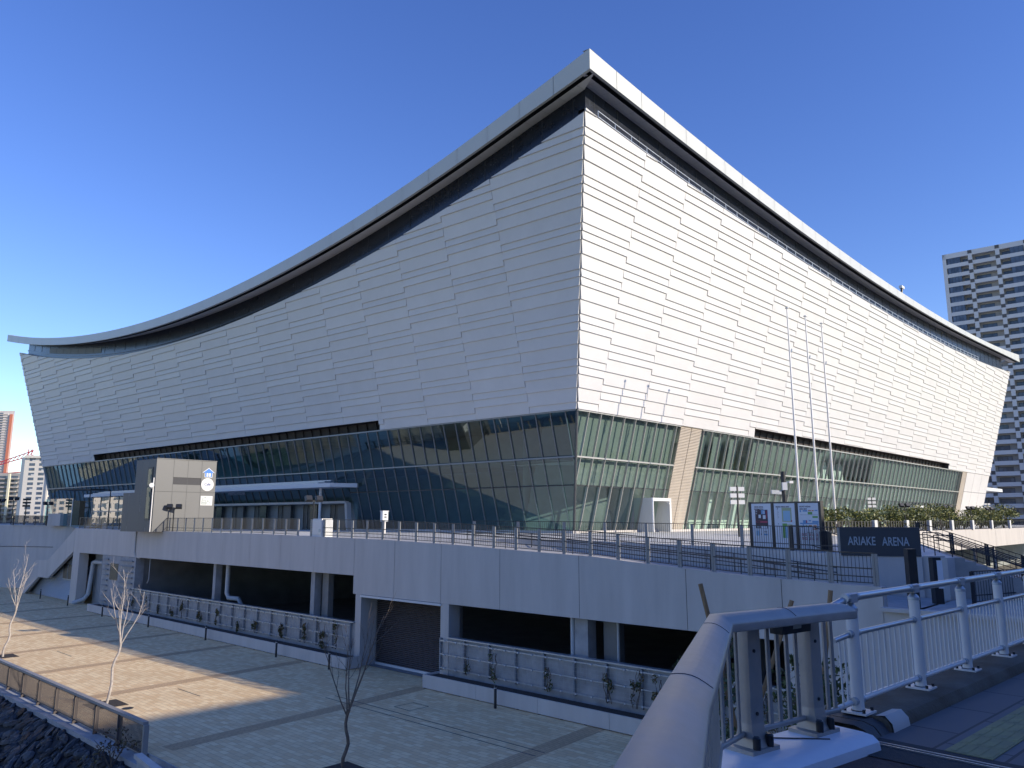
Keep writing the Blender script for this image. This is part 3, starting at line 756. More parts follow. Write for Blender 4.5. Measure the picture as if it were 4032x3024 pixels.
for i, t in enumerate([8.3, 10.9, 14.3, 17.2, 18.6, 20.4, 22.6, 25.0]):
    hh = tv.uniform(0.7, 1.6)
    vine(t + tv.uniform(-.5, .5), hh, int(hh * tv.uniform(8, 38)), 'thin green vine on the right trellis, plant %s from the shutter' % ['first', 'second', 'third', 'fourth', 'fifth', 'sixth', 'seventh', 'eighth'][i], [M_leaf, M_leafb])
def planter(t0, t1, label):
    p = thing('planter_box', W((t0 + t1) / 2, 0, 0.75), label, 'planter', 'long white planter boxes')
    b = MB(); H = 0.68
    n = max(1, round((t1 - t0) / 3.9))
    for i in range(n):
        a, c = lerp(t0, t1, i / n), lerp(t0, t1, (i + 1) / n) - 0.015
        b.box(W((a + c) / 2, 0.04, 1.26), dW * (c - a) / 2, nW * 0.04, UP * (H - 0.04))
    b.box(W(t0 + 0.04, 0.04, 0.72), dW * 0.04, nW * 0.5, UP * (H - 0.04)); b.box(W(t1 - 0.04, 0.04, 0.72), dW * 0.04, nW * 0.5, UP * (H - 0.04))
    b.build('box', M_conc, p)
    b = MB(); b.box(W((t0 + t1) / 2, 0.05, 0.75), dW * ((t1 - t0) / 2 - 0.08), nW * 0.46, UP * (H - 0.14)); b.build('soil', M_soil, p)
    b = MB(); n = int((t1 - t0) / 1.3)
    for i in range(n + 1): b.box(W(lerp(t0 + .1, t1 - .1, i / n), 0, 1.2), dW * 0.06, nW * 0.06, UP * 0.05)
    b.build('feet', M_dark, p)
planter(-41.8, -0.05, 'long white planter box left of the roller shutter')
planter(6.7, 34.0, 'white planter box right of the roller shutter')
# roller shutter bay
MB().box(W(-0.85, 0, -0.4), dW * 0.28, nW * 0.4, UP * 4.05).build('shutter_pillar', M_conc, terrace)
MB().box(W(6.85, 0, -0.4), dW * 0.32, nW * 0.4, UP * 4.05).build('shutter_pillar', M_conc, terrace)
b = MB(); b.bar(W(-0.6, 3.98, 0.03), W(6.6, 3.98, 0.03), 0.06, 0.12); b.build('shutter_lintel', M_wtick, terrace)
for t in (-0.57, 6.53): MB().poly([W(t, 0, -0.8), W(t, 4.06, -0.8), W(t, 4.06, -1.6), W(t, 0, -1.6)]).build('shutter_reveal', M_conc, terrace)
rs = thing('roller_shutter', W(3, 0, -1.1), 'closed dark slatted roller shutter under the terrace wall', 'shutter')
b = MB(); z = 0.16; i = 0
while z < 4.0:
    b.hexa([W(-0.5, z, -1.16), W(6.5, z, -1.16), W(6.5, z, -1.08), W(-0.5, z, -1.08)], [W(-0.5, z + 0.035, -1.16), W(6.5, z + 0.035, -1.16), W(6.5, z + 0.035, -1.12), W(-0.5, z + 0.035, -1.12)])
    z += 0.105
b.build('slats', mat('shutter_slat', (0.17, 0.15, 0.15), 0.4, metal=0.4, var=0.15, scale=2), rs)
b = MB(); b.poly([W(-0.55, 0, -1.2), W(6.55, 0, -1.2), W(6.55, 4.1, -1.2), W(-0.55, 4.1, -1.2)]); b.build('curtain', mat('shutter_back', (0.03, 0.022, 0.022), 0.6, var=0.2, scale=2), rs)
b = MB(); b.bar(W(-0.5, 0.08, -1.1), W(6.5, 0.08, -1.1), 0.08, 0.14); b.build('bottom_bar', M_wtick, rs)
# wall left of the car park, alcove, pillar, corrugated wall under the stair
b = MB(); b.box(W(-38.7, 0, -0.4), dW * 4.05, nW * 0.38, UP * 5.1); cw = b.build('concrete_wall', M_concd, terrace)
b = MB(); b.box(W(-39.6, 2.9, -0.02), dW * 0.95, nW * 0.03, UP * 1.5); b.build('vent_window', M_dark, cw)
b = MB()
for i in range(9):
    for a, c in ((-42.2, -40.9), (-38.2, -35.0)):
        b.bar(W(a + (i % 3) * .15, 0.9 + i * 0.48, 0.1), W(c, 0.9 + i * 0.48, 0.1), 0.10, 0.10)
b.build('climber_rails', mat('trellis_grey', (0.24, 0.26, 0.28)), cw)
b = MB(); b.poly([W(-49.3, 0, -1.6), W(-42.7, 0, -1.6), W(-42.7, 5.2, -1.6), W(-49.3, 5.2, -1.6)]); b.poly([W(-42.75, 0, -1.6), W(-42.75, 0, 0), W(-42.75, 5.2, 0), W(-42.75, 5.2, -1.6)])
b.build('alcove_wall', mat('alcove_grey', (0.30, 0.32, 0.345), 0.6, var=0.05, scale=1), terrace)
b = MB(); b.box(W(-50.2, 0, -0.45), dW * 0.95, nW * 0.45, UP * 5.12); b.build('pillar', M_conc, terrace)
pipe([W(-43.0, 4.2, -1.2), W(-48.1, 4.2, -1.2), W(-48.7, 4.1, -1.2), W(-48.75, 3.6, -1.2), W(-48.75, 1.0, -1.0), W(-48.9, 0.5, -0.7), W(-49.5, 0.12, 0.1)], 0.21)
# outside stair on the left
b = MB()
up = [(-67.9, 1.25), (-63.6, 3.92), (-59.1, 4.06), (-51.1, 7.57)]
lo = [(-66.6, -0.05), (-62.0, 2.09), (-58.6, 2.13), (-51.15, 5.2)]
for off in (0.0, -4.6):
    for (a, c), (p, q) in zip(zip(up, up[1:]), zip(lo, lo[1:])):
        b.hexa([W(p[0], p[1], off - 0.3), W(q[0], q[1], off - 0.3), W(q[0], q[1], off), W(p[0], p[1], off)], [W(a[0], a[1], off - 0.3), W(c[0], c[1], off - 0.3), W(c[0], c[1], off), W(a[0], a[1], off)])
    b.hexa([W(-68.2, -0.05, off - 0.3), W(-66.6, -0.05, off - 0.3), W(-66.6, -0.05, off), W(-68.2, -0.05, off)], [W(-67.9, 1.25, off - 0.3), W(-67.8, 1.3, off - 0.3), W(-67.8, 1.3, off), W(-67.9, 1.25, off)])
ls = thing('outdoor_stair', W(-60, 0, -2), 'pale concrete stair with a mid landing at the left end of the terrace', 'stairs')
b.build('stringers', M_conc, ls)
b = MB(); path = [(-67.5, 0.2), (-63.0, 3.3), (-59.0, 3.3), (-51.2, 7.5)]
for (a, c) in zip(path, path[1:]):
    n = max(1, int(abs(c[1] - a[1]) / 0.17))
    for i in range(n):
        t0, t1 = lerp(a[0], c[0], i / n), lerp(a[0], c[0], (i + 1) / n); z = lerp(a[1], c[1], (i + 1) / n)
        b.hexa([W(t0, z - 0.3, -4.3), W(t1, z - 0.3, -4.3), W(t1, z - 0.3, -0.3), W(t0, z - 0.3, -0.3)], [W(t0, z, -4.3), W(t1, z, -4.3), W(t1, z, -0.3), W(t0, z, -0.3)])
b.build('steps', M_concd, ls)
cg = thing('corrugated_shed', W(-58, 0, -0.8), 'corrugated grey metal wall with a dark window under the outside stair', 'shed')
b = MB(); N = 44; rows = []
zl = lambda t: interp([(-66.6, 0), (-62, 2.3), (-58.6, 2.3), (-51.2, 5.4), (-50, 5.4)], t)
ts = frange(-66.4, -51.0, 40)
for i in range(N * 2 + 1):
    zz = 5.4 * i / (N * 2); rows.append([W(t, min(zz, zl(t)), -0.75 + (0.05 if i % 2 else 0)) for t in ts])
b.grid(rows); b.build('wall', M_galv, cg)
b = MB(); b.box(W(-54.2, 2.2, -0.66), dW * 1.5, nW * 0.05, UP * 1.5); wn = b.build('window', M_dark, cg)
b = MB(); b.bar(W(-54.2, 2.2, -0.6), W(-54.2, 3.7, -0.6), 0.06, 0.05, up=dW); b.bar(W(-55.7, 2.2, -0.6), W(-52.7, 2.2, -0.6), 0.05, 0.06); b.build('frame', M_galv, wn)
# retaining wall along the ramp, ramp floor
b = MB(); rows = []
for p in E_PTS: rows.append([V(p.x, p.y, 4.6), V(p.x, p.y, p.z)])
b.grid(rows); b.grid([[p, p + V(0.25, 0.28, 0)] for p in E_PTS])
b.poly([V(16.9, 30.6, 4.6), V(17.3, 30.8, 4.6), V(17.3, 30.8, 6.95), V(16.9, 30.6, 6.95)]); b.build('retaining_wall', M_conc, terrace)
b = MB()
for i in range(len(E_PTS) - 1):
    pass
def tproj(p): return (p - PW).dot(dW)
nearr = [W(tproj(p), ramp_z(tproj(p)), -0.4) for p in E_PTS]; nearr[0] = W(-8, 7.38, -0.4)
b.grid([[n_, V(p.x, p.y, ramp_z(tproj(p)) if i else p.z)] for i, (n_, p) in enumerate(zip(nearr, E_PTS))])
b.build('ramp_floor', M_concd, terrace)
# landing below the wide stairs
LZ = 5.4
b = MB(); b.poly([W(tproj(E_PTS[-1]) + 0.3, LZ, -0.4), W(29, LZ, 0), W(62, LZ, 0), V(60, 34, LZ), V(28, 48, LZ), V(24, 41, LZ), V(20.5, 30, LZ), V(17.3, 30.8, LZ)]); b.build('landing_floor', M_concd, terrace)
b = MB(); b.poly([W(28.9, 0), W(62, 0), W(62, LZ), W(28.9, LZ)]); b.poly([W(25.5, 0, -0.02), W(29.0, 0, -0.02), W(29.0, 4.1, -0.02), W(25.5, 4.1, -0.02)]); b.bar(W(28.9, LZ + 0.06, 0.05), W(62, LZ + 0.06, 0.05), 0.4, 0.12); b.build('landing_wall', M_conc, terrace)
# sunny planter edge on the right and what is under it
b = MB()
ks = [-26, -21, -9, 3, 15, 27, 40, 60, 90]
for a, c in zip(ks, ks[1:]):
    b.poly([RD(a + 0.02, 5.55), RD(c - 0.02, 5.55), RD(c - 0.02, 7.47), RD(a + 0.02, 7.47)])
b.poly([RD(-26, 7.47), RD(90, 7.47), RD(90, 7.47, -2), RD(-26, 7.47, -2)]); b.poly([RD(-26, 5.55), RD(90, 5.55), RD(90, 5.55, -25), RD(-26, 5.55, -25)])
b.build('planter_edge_wall', M_conc, terrace)
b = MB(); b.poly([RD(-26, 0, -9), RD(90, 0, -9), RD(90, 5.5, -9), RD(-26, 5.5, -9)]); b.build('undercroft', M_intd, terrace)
for k in (-4, 4, 12, 20, 28): MB().box(RD(k, 0, -0.6), dR * 0.16, nR * 0.16, UP * 5.55).build('column', M_concd, terrace)

# ================================================================== FENCES
def fence(label, pts, h=1.1, bay=1.55, low=0.3, group=None, bars=0.13, lit=True, double=False, name='railing', bar_w=0.014, cat='railing'):
    """posts, top rail, low rail and upright bars along a polyline of base points"""
    seg = []; L = 0
    for a, c in zip(pts, pts[1:]): seg.append((L, a, c)); L += (c - a).to_2d().length
    def at(s):
        for l0, a, c in reversed(seg):
            if s >= l0 - 1e-6: return a.lerp(c, min(1, (s - l0) / max(1e-6, (c - a).to_2d().length))), (c - a).normalized()
        return seg[0][1], (seg[0][2] - seg[0][1]).normalized()
    mid, _ = at(L / 2)
    f = thing(name, mid, label, cat, group)
    n = max(1, round(L / bay)); b = MB()
    for a, c in zip(pts, pts[1:]): b.bar(a + UP * h, c + UP * h, 0.05, 0.035)
    b.build('top_rail', M_black, f)
    b = MB()
    for a, c in zip(pts, pts[1:]):
        b.bar(a + UP * low, c + UP * low, 0.03, 0.035)
        if double: b.bar(a + UP * (low + 0.28), c + UP * (low + 0.28), 0.04, 0.04); b.bar(a + UP * 0.1, c + UP * 0.1, 0.03, 0.03)
        else: b.bar(a + UP * 0.08, c + UP * 0.08, 0.03, 0.03)
    b.build('low_rail', M_black, f)
    b = MB(); nb = int(L / bars)
    for i in range(nb + 1):
        p, d = at(L * i / nb); b.bar(p + UP * 0.08, p + UP * h, bar_w, bar_w, up=d)
    b.build('balusters', M_black, f)
    for i in range(n + 1):
        p, d = at(L * i / n); d = V(d.x, d.y, 0).normalized(); sd = V(d.y, -d.x, 0)
        b = MB(); b.bar(p - d * 0.05, p - d * 0.05 + UP * h, 0.05, 0.08, up=d); b.bar(p + d * 0.05 - UP * 0.02, p + d * 0.05 + UP * (h - 0.02), 0.04, 0.10, up=d)
        b.bar(p - d * 0.05 + UP * 0.24, p + d * 0.05 + UP * 0.3, 0.03, 0.03)
        b.build('post', mat('post_sunlit', (0.27, 0.265, 0.255), 0.4, var=0.1, scale=3) if lit else M_black, f)  # sunlight put into the colour: dark posts turn pale on lit runs
    return f
def wl(ts, off=-0.2): return [W(t, wtop(t), off) for t in ts]
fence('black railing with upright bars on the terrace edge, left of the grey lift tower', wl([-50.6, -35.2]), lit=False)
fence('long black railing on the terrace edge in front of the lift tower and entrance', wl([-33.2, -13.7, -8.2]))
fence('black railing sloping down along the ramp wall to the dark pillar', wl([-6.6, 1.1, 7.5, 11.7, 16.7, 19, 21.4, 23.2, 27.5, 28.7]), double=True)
fence('black railing on the retaining wall above the ramp, behind the sloping one', [p + V(0.15, 0.18, 0.0) for p in E_PTS[:6]], bay=3.2, bars=0.14)
def handrail(label, pts, h, name='handrail', grp='handrails down the ramp'):
    f = thing(name, pts[0], label, 'handrail', grp)
    for k, dz in enumerate((h, h - 0.2)):
        b = MB(); b.tube([p + UP * dz for p in pts], 0.022, 8); b.build('rail', M_black, f)
    for i in range(0, len(pts)):
        b = MB(); b.tube([pts[i], pts[i] + UP * h], 0.02, 8); b.build('post', M_black, f)
    return f
rp = []
for i in range(9):
    k = i / 8 * 5; j = int(k); p = E_PTS[min(j, 5)].lerp(E_PTS[min(j + 1, 6)], k - j); rp.append(V(p.x - 0.25, p.y - 0.25, max(ramp_z(tproj(p)), 5.4)))
handrail('double black handrail along the foot of the retaining wall beside the ramp', rp, 0.85)
handrail('double black handrail halfway across the sloping ramp', [p - V(1.6, 1.7, 0) for p in rp], 0.85)
# wide stairs down to the landing
stairs = thing('wide_stairs', (ST_A + ST_B) / 2, 'wide shaded stair flight descending right beside the dark name sign', 'stairs')
b = MB(); sd = V(0.915, -0.40, 0); n = 11
for i in range(n):
    z1 = lerp(6.95, 5.4, i / n); a = sd * (0.36 * i); c = sd * (0.36 * (i + 1))
    b.hexa([ST_A + a + UP * (5.2 - ST_A.z), ST_A + c + UP * (5.2 - ST_A.z), ST_B + c + UP * (5.2 - ST_B.z), ST_B + a + UP * (5.2 - ST_B.z)], [V(*(ST_A + a).to_2d(), z1), V(*(ST_A + c).to_2d(), z1), V(*(ST_B + c).to_2d(), z1), V(*(ST_B + a).to_2d(), z1)])
b.build('steps', mat('stair_stone', (0.34, 0.33, 0.32), 0.8, var=0.12, scale=1.5), stairs)
b = MB()
for i in range(n):
    z1 = lerp(6.95, 5.4, i / n); a = sd * (0.36 * i + 0.34)
    b.bar(V(*(ST_A + a).to_2d(), z1 + 0.006), V(*(ST_B + a).to_2d(), z1 + 0.006), 0.06, 0.012)
b.build('nosings', M_black, stairs)
b = MB(); e = ST_B + V(0.1, 0.25, 0)
b.hexa([e + UP * (5.2 - e.z), e + sd * 4.6 + UP * (5.2 - e.z), e + sd * 4.6 + V(0.1, 0.3, 5.2 - e.z), e + V(0.1, 0.3, 5.2 - e.z)], [e + UP * 0.1, e + sd * 4.6 + UP * (5.5 - e.z), e + sd * 4.6 + V(0.1, 0.3, 5.5 - e.z), e + V(0.1, 0.3, 0.1)]); b.build('stringer', M_conc, stairs)
def stair_rail(k, label):
    p0 = ST_A.lerp(ST_B, k); p0 = V(p0.x, p0.y, 6.95 + 0.15 * k)
    pts = [p0 - sd * 0.6, p0, p0 + sd * 1.4 - UP * 0.54, p0 + sd * 2.8 - UP * 1.08, p0 + sd * 4.2 - UP * 1.6, p0 + sd * 4.7 - UP * 1.6]
    return handrail(label, pts, 0.85, 'stair_handrail', 'handrails of the wide stairs')
stair_rail(0.04, 'stair handrail nearest the name sign'); stair_rail(0.36, 'stair handrail one third across the wide stairs'); stair_rail(0.70, 'stair handrail two thirds across the wide stairs')
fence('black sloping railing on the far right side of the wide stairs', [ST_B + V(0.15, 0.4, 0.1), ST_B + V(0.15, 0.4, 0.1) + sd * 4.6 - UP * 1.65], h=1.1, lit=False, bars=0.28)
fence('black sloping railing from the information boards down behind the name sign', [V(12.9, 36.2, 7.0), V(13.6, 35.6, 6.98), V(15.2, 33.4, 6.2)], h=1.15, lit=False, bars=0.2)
FL0, FL1 = V(16.3, 32.8 - 2.2, 5.4), V(34, 36.5, 5.4)
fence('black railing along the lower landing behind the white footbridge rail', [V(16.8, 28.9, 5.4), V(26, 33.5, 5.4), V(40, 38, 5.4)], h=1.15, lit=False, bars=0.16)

# ================================================================== THINGS ON THE TERRACE
PTL = V(-30.4, 66.0, 0)                                       # near corner of the lift tower
def LT(k, z, o=0.0): return PTL + dR * k + nR * o + UP * z    # sunny front
def LS(k, z, o=0.0): return PTL + dL * k + nL * o + UP * z    # dark side
lift = thing('lift_tower', PTL + UP * 7.45, 'grey metal lift tower with blue arrow, round cafe sign and wheelchair sign', 'lift tower')
z0, z1 = 7.42, 13.6
b = MB()
for k0, k1 in ((0, 1.47), (1.49, 2.72), (2.74, 3.95), (3.97, 5.3)):
    for za, zc in ((z0, 10.81), (10.83, z1)):
        if zc > 11 and k0 in (1.49, 2.74):       # louvre opening
            b.poly([LT(k0, za), LT(k1, za), LT(k1, 11.45), LT(k0, 11.45)]); b.poly([LT(k0, 12.07), LT(k1, 12.07), LT(k1, zc), LT(k0, zc)]); continue
        b.poly([LT(k0, za), LT(k1, za), LT(k1, zc), LT(k0, zc)])
b.poly([LT(2.74, 11.45), LT(2.74, 11.45)+dR*0.01, LT(2.75, 12.07), LT(2.74, 12.07)])
b.poly([LT(0, z1), LT(5.3, z1), LT(5.3, z1) + dL * 3.62, LT(0, z1) + dL * 3.62]); b.poly([LT(5.3, z0), LT(5.3, z0) + dL * 3.62, LT(5.3, z1) + dL * 3.62, LT(5.3, z1)])
b.bar(LT(-0.02, z1 + 0.03, 0.0), LT(5.32, z1 + 0.03, 0.0), 0.1, 0.06); b.build('front_cladding', M_lift, lift)
b = MB()
for k0, k1 in ((0, 1.2), (1.22, 2.4), (2.42, 3.62)): b.poly([LS(k0, z0), LS(k1, z0), LS(k1, z1), LS(k0, z1)])
for k0, k1 in ((3.64, 4.6), (4.62, 5.72)): b.poly([LS(k0, z0, -0.01), LS(k1, z0, -0.01), LS(k1, 10.78, -0.01), LS(k0, 10.78, -0.01)])
b.poly([LS(3.62, 10.78), LS(5.72, 10.78), LS(5.72, 10.78, -3), LS(3.62, 10.78, -3)]); b.build('side_cladding', M_liftd, lift)
b = MB(); b.poly([LT(-0.01, z0, -0.05), LT(5.29, z0, -0.05), LT(5.29, z1, -0.05), LT(-0.01, z1, -0.05)]); b.build('lining', M_joint, lift)
b = MB(); b.poly([LT(1.48, 11.44, -0.25), LT(3.95, 11.44, -0.25), LT(3.95, 12.08, -0.25), LT(1.48, 12.08, -0.25)])
for i in range(9): b.hexa([LT(1.49, 11.45 + i * .07, -0.2), LT(3.95, 11.45 + i * .07, -0.2), LT(3.95, 11.45 + i * .07, -0.12), LT(1.49, 11.45 + i * .07, -0.12)], [LT(1.49, 11.5 + i * .07, -0.2), LT(3.95, 11.5 + i * .07, -0.2), LT(3.95, 11.5 + i * .07, -0.18), LT(1.49, 11.5 + i * .07, -0.18)])
b.build('louvre', M_lift, lift)
b = MB(); b.box(LS(0.95, 8.4, 0.02), dL * 0.42, nL * 0.03, UP * 4.5); fr_ = b.build('tall_window', M_dark, lift)
b = MB()
for za, zc in ((8.55, 11.2), (11.35, 12.75)): b.poly([LS(0.65, za, 0.056), LS(1.25, za, 0.056), LS(1.25, zc, 0.056), LS(0.65, zc, 0.056)][::-1])
b.build('window_glass', M_gl_l, fr_)
M_blue = mat('sign_blue', (0.02, 0.16, 0.55), 0.5); M_navy = mat('sign_navy', (0.03, 0.07, 0.25), 0.5); M_sgrey = mat('sign_green_grey', (0.2, 0.27, 0.25), 0.5)
def panel(pts, o, m, par, name, n=nR, f=LT):
    b = MB(); q = [f(k, z, o) for k, z in pts]; q0 = [f(k, z, o - 0.018) for k, z in pts]; b.poly(q)
    for i in range(len(q)): b.poly([q0[i], q0[(i + 1) % len(q)], q[(i + 1) % len(q)], q[i]])
    return b.build(name, m, par)
cx = 4.6
arrow = [(-.56, -.02), (-.36, -.02), (-.36, -.44), (.36, -.44), (.36, -.02), (.56, -.02), (0, .42)]
a_ = panel([(cx + x * 1.0, 12.60 + y) for x, y in arrow], 0.02, M_wtick, lift, 'arrow_sign')
panel([(cx + x * 0.88, 12.59 + y * 0.88) for x, y in arrow], 0.03, M_blue, a_, 'arrow_face')
for dx in (-0.19, 0.03): panel([(cx + dx, 12.24), (cx + dx + 0.16, 12.24), (cx + dx + 0.16, 12.54), (cx + dx, 12.54)], 0.04, M_wtick, a_, 'book_mark')
circ = lambda r, z, n=40: [(cx - 0.04 + r * math.cos(2 * math.pi * i / n), z + r * math.sin(2 * math.pi * i / n)) for i in range(n)]
c_ = panel(circ(0.57, 11.53), 0.02, M_wtick, lift, 'cafe_sign')
text_mesh('cafe_letters', 'Cafe', LT(cx - 0.32, 11.44, 0.025), dR, UP, 0.24, 0.56, 0.006, M_navy, c_, bold=0.02)
panel([(cx - 0.42, 11.76), (cx + 0.34, 11.76), (cx + 0.34, 11.81), (cx - 0.42, 11.81)], 0.03, mat('sign_pale_blue', (0.35, 0.42, 0.6), 0.5), c_, 'cafe_line')
w_ = panel([(4.03, 9.69), (5.1, 9.69), (5.1, 10.52), (4.03, 10.52)], 0.02, M_wtick, lift, 'access_sign')
b = MB()
def stroke(pts, wd=0.035, o=0.028):
    for (x0, y0), (x1, y1) in zip(pts, pts[1:]): b.bar(LT(x0, y0, o), LT(x1, y1, o), 0.008, wd, up=nR.cross(LT(x1, y1) - LT(x0, y0)))
stroke([(4.13, 9.78), (4.50, 9.78), (4.50, 10.12), (4.13, 10.12), (4.13, 9.78)])
for i in range(3): stroke([(4.21 + i * .105, 9.84), (4.21 + i * .105, 10.0)], 0.05); stroke([(4.195 + i * .105, 10.05), (4.225 + i * .105, 10.05)], 0.04)
stroke([(4.23, 10.44), (4.23, 10.20)]); stroke([(4.17, 10.27), (4.23, 10.19), (4.29, 10.27)]); stroke([(4.42, 10.20), (4.42, 10.44)]); stroke([(4.36, 10.36), (4.42, 10.45), (4.48, 10.36)])
stroke([(4.70 + .13 * math.cos(a), 9.92 + .13 * math.sin(a)) for a in [R(100 + i * 26) for i in range(10)]]); stroke([(4.66, 10.2), (4.70, 10.0), (4.84, 10.0), (4.93, 9.82)]); stroke([(4.69, 10.1), (4.8, 10.1)])
b.build('access_symbol', M_sgrey, w_)
# free-standing white mast with a horn beside the tower
hm = thing('loudspeaker_mast', V(-29.9, 64.6, 7.45), 'thin white mast with a small white horn left of the lift tower', 'mast')
b = MB(); b.tube([V(-29.9, 64.6, 7.45), V(-29.9, 64.6, 11.9)], 0.05, 8); b.build('pole', M_white, hm)
b = MB(); b.tube([V(-29.95, 64.55, 11.05), V(-29.9, 64.3, 11.2), V(-29.8, 64.1, 11.25)], [0.1, 0.16, 0.2], 10); b.build('horn', M_wtick, hm)
# floodlights on posts
def floodlight(p, label, h=2.0, ang=0.0, group='floodlights along the terrace edge'):
    f = thing('floodlight', p, label, 'floodlight', group)
    p = Vector(p); d = V(math.cos(ang), math.sin(ang), 0)
    MB().tube([p, p + UP * h], 0.055, 8).build('pole', M_black, f)
    MB().bar(p + UP * h - d * 0.45, p + UP * h + d * 0.45, 0.06, 0.06).build('cross_arm', M_black, f)
    for sgn in (-1, 1):
        c = p + d * 0.36 * sgn + UP * (h + 0.17); b = MB(); fw = V(-d.y, d.x, 0) * 1.0
        t = (fw * 0.8 - UP * 0.45).normalized(); uu = d.cross(t)
        b.hexa([c - d * 0.2 - uu * 0.16 - t * 0.12, c + d * 0.2 - uu * 0.16 - t * 0.12, c + d * 0.2 + uu * 0.16 - t * 0.12, c - d * 0.2 + uu * 0.16 - t * 0.12],
               [c - d * 0.26 - uu * 0.22 + t * 0.1, c + d * 0.26 - uu * 0.22 + t * 0.1, c + d * 0.26 + uu * 0.22 + t * 0.1, c - d * 0.26 + uu * 0.22 + t * 0.1])
        hd = b.build('lamp_head', M_black, f)
        b = MB(); b.poly([c + d * x * 0.22 + uu * y * 0.18 + t * 0.105 for x, y in ((-1, -1), (1, -1), (1, 1), (-1, 1))]); b.build('lens', M_steel, hd)
    return f
P = W(-28.6, 7.45, -0.5); floodlight(P, 'black twin floodlight standing in front of the lift tower', 1.95, R(20))
P = W(-6.9, 7.4, -0.5); floodlight(P, 'black twin floodlight behind the white cabinet by the entrance', 2.25, R(35))
floodlight(V(-57.5, 96.5, 7.7), 'black twin floodlight in front of the green glass screen', 2.6, R(60))
floodlight(V(-66.0, 103.0, 7.75), 'black twin floodlight at the far left, nearest the three-bar lamp', 3.3, R(10)); floodlight(V(-68.3, 104.0, 7.75), 'black twin floodlight at the far left edge of the terrace', 3.1, R(-10))
# white service cabinet, meter box
cb = thing('service_cabinet', W(-5.9, 7.37, -0.45), 'white steel service cabinet breaking the terrace railing', 'cabinet')
b = MB(); b.box(W(-5.75, 7.33, -0.5), dW * 0.55, nW * 0.42, UP * 1.12); b.build('body', M_wtick, cb)
b = MB(); b.bar(W(-6.25, 8.47, -0.5), W(-5.25, 8.47, -0.5), 0.8, 0.05); b.box(W(-5.75, 7.5, -0.07), dW * 0.5, nW * 0.012, UP * 0.9); dr_ = b.build('door', M_white, cb)
b = MB(); b.box(W(-5.4, 7.62, -0.05), dW * 0.09, nW * 0.012, UP * 0.22); b.build('plate', M_galv, dr_)
mb = thing('meter_box', V(-9.0, 56.5, 7.45), 'small white box on a post between the railing and the entrance doors', 'box')
P = V(-9.2, 56.2, 7.45); b = MB(); b.box(P + UP * 0.85, dR * 0.24, nR * 0.14, UP * 0.72); b.bar(P + UP * 1.59 - dR * .28, P + UP * 1.59 + dR * .28, 0.36, 0.05); bx_ = b.build('case', M_wtick, mb)
MB().bar(P, P + UP * 0.85, 0.06, 0.3, up=dR).build('stand', M_white, mb)
b = MB(); b.box(P + UP * 1.12 + nR * 0.145, dR * 0.1, nR * 0.004, UP * 0.09); b.box(P + UP * 1.3 + nR * 0.145, dR * 0.1, nR * 0.004, UP * 0.1); b.build('label', M_dark, bx_)
# cafe end: green glass screen, awning stand, hanging disc sign
gs = thing('glass_screen', V(-58, 106, 7.7), 'tall blue-green glass wind screen at the left end of the terrace', 'glass screen')
MB().poly([V(-63.6, 106.5, 7.7), V(-52.5, 93.0, 7.6), V(-52.5, 93.0, 10.95), V(-63.6, 106.5, 11.25)]).build('pane', glass_mat('screen_green', (0.32, 0.58, 0.60), base=0.03, ior=1.22), gs)
MB().poly([V(-63.6, 106.5, 7.7), V(-66.5, 111, 7.7), V(-66.5, 111, 11.3), V(-63.6, 106.5, 11.25)]).build('pane', glass_mat('screen_green', (0.35, 0.6, 0.6)), gs)
MB().bar(V(-63.6, 106.5, 7.7), V(-63.6, 106.5, 11.3), 0.08, 0.08).build('post', M_galv, gs); MB().bar(V(-52.5, 93.0, 7.6), V(-52.5, 93.0, 10.95), 0.08, 0.08).build('post', M_galv, gs)
aw = thing('awning_stand', V(-61, 110, 7.7), 'open black frame shelter with stacked cartons behind the glass screen', 'shelter')
b = MB(); q = [V(-64.2, 109, 0), V(-58.4, 107.5, 0), V(-57.4, 111, 0), V(-63.4, 112.6, 0)]
b.hexa([p + UP * 12.55 for p in q], [p + UP * 12.7 for p in q]); b.build('roof', M_black, aw)
for p in q: MB().bar(V(p.x, p.y, 7.7), V(p.x, p.y, 12.55), 0.1, 0.1).build('post', M_black, aw)
M_card = mat('carton', (0.30, 0.20, 0.11), 0.85, var=0.15, scale=2)
tag(MB().box(V(-61.6, 110, 7.7), V(0.9, 0, 0), V(0, 0.7, 0), UP * 3.4).build('carton_stack', M_card), 'brown carton stack under the black frame shelter', 'cartons')
XF = AS
cf = thing('cafe_front', QL(70, 2.2, DZ), 'bright cafe window front under the left end of the canopy', 'shopfront')
b = MB(); b.poly([QL(62.0, 2.6, DZ), QL(74.5, 2.6, DZ), QL(74.5, 2.6, 11.3), QL(62.0, 2.6, 11.3)][::-1]); g2 = b.build('window', glass_mat('cafe_glass', (0.55, 0.6, 0.55), base=0.25, wav=0.2), cf)
b = MB(); b.poly([QL(62, 1.2, DZ), QL(74.4, 1.2, DZ), QL(74.4, 1.2, 9.4), QL(62, 1.2, 9.4)]); b.build('back_wall', mat('cafe_wall', (0.25, 0.21, 0.07), 0.7, var=0.2, scale=1), cf)
b = MB(); b.poly([QL(62, 1.3, 9.4), QL(74.4, 1.3, 9.4), QL(74.4, 1.3, 11.3), QL(62, 1.3, 11.3)]); b.build('upper_wall', M_int, cf)
b = MB()
for k in (62, 64.6, 67.1, 69.6, 72.1, 74.5): b.bar(QL(k, 2.62, DZ), QL(k, 2.62, 11.3), 0.1, 0.1, up=dL)
b.bar(QL(62, 2.62, 9.5), QL(74.5, 2.62, 9.5), 0.1, 0.1); b.build('window_frame', M_mull, g2)
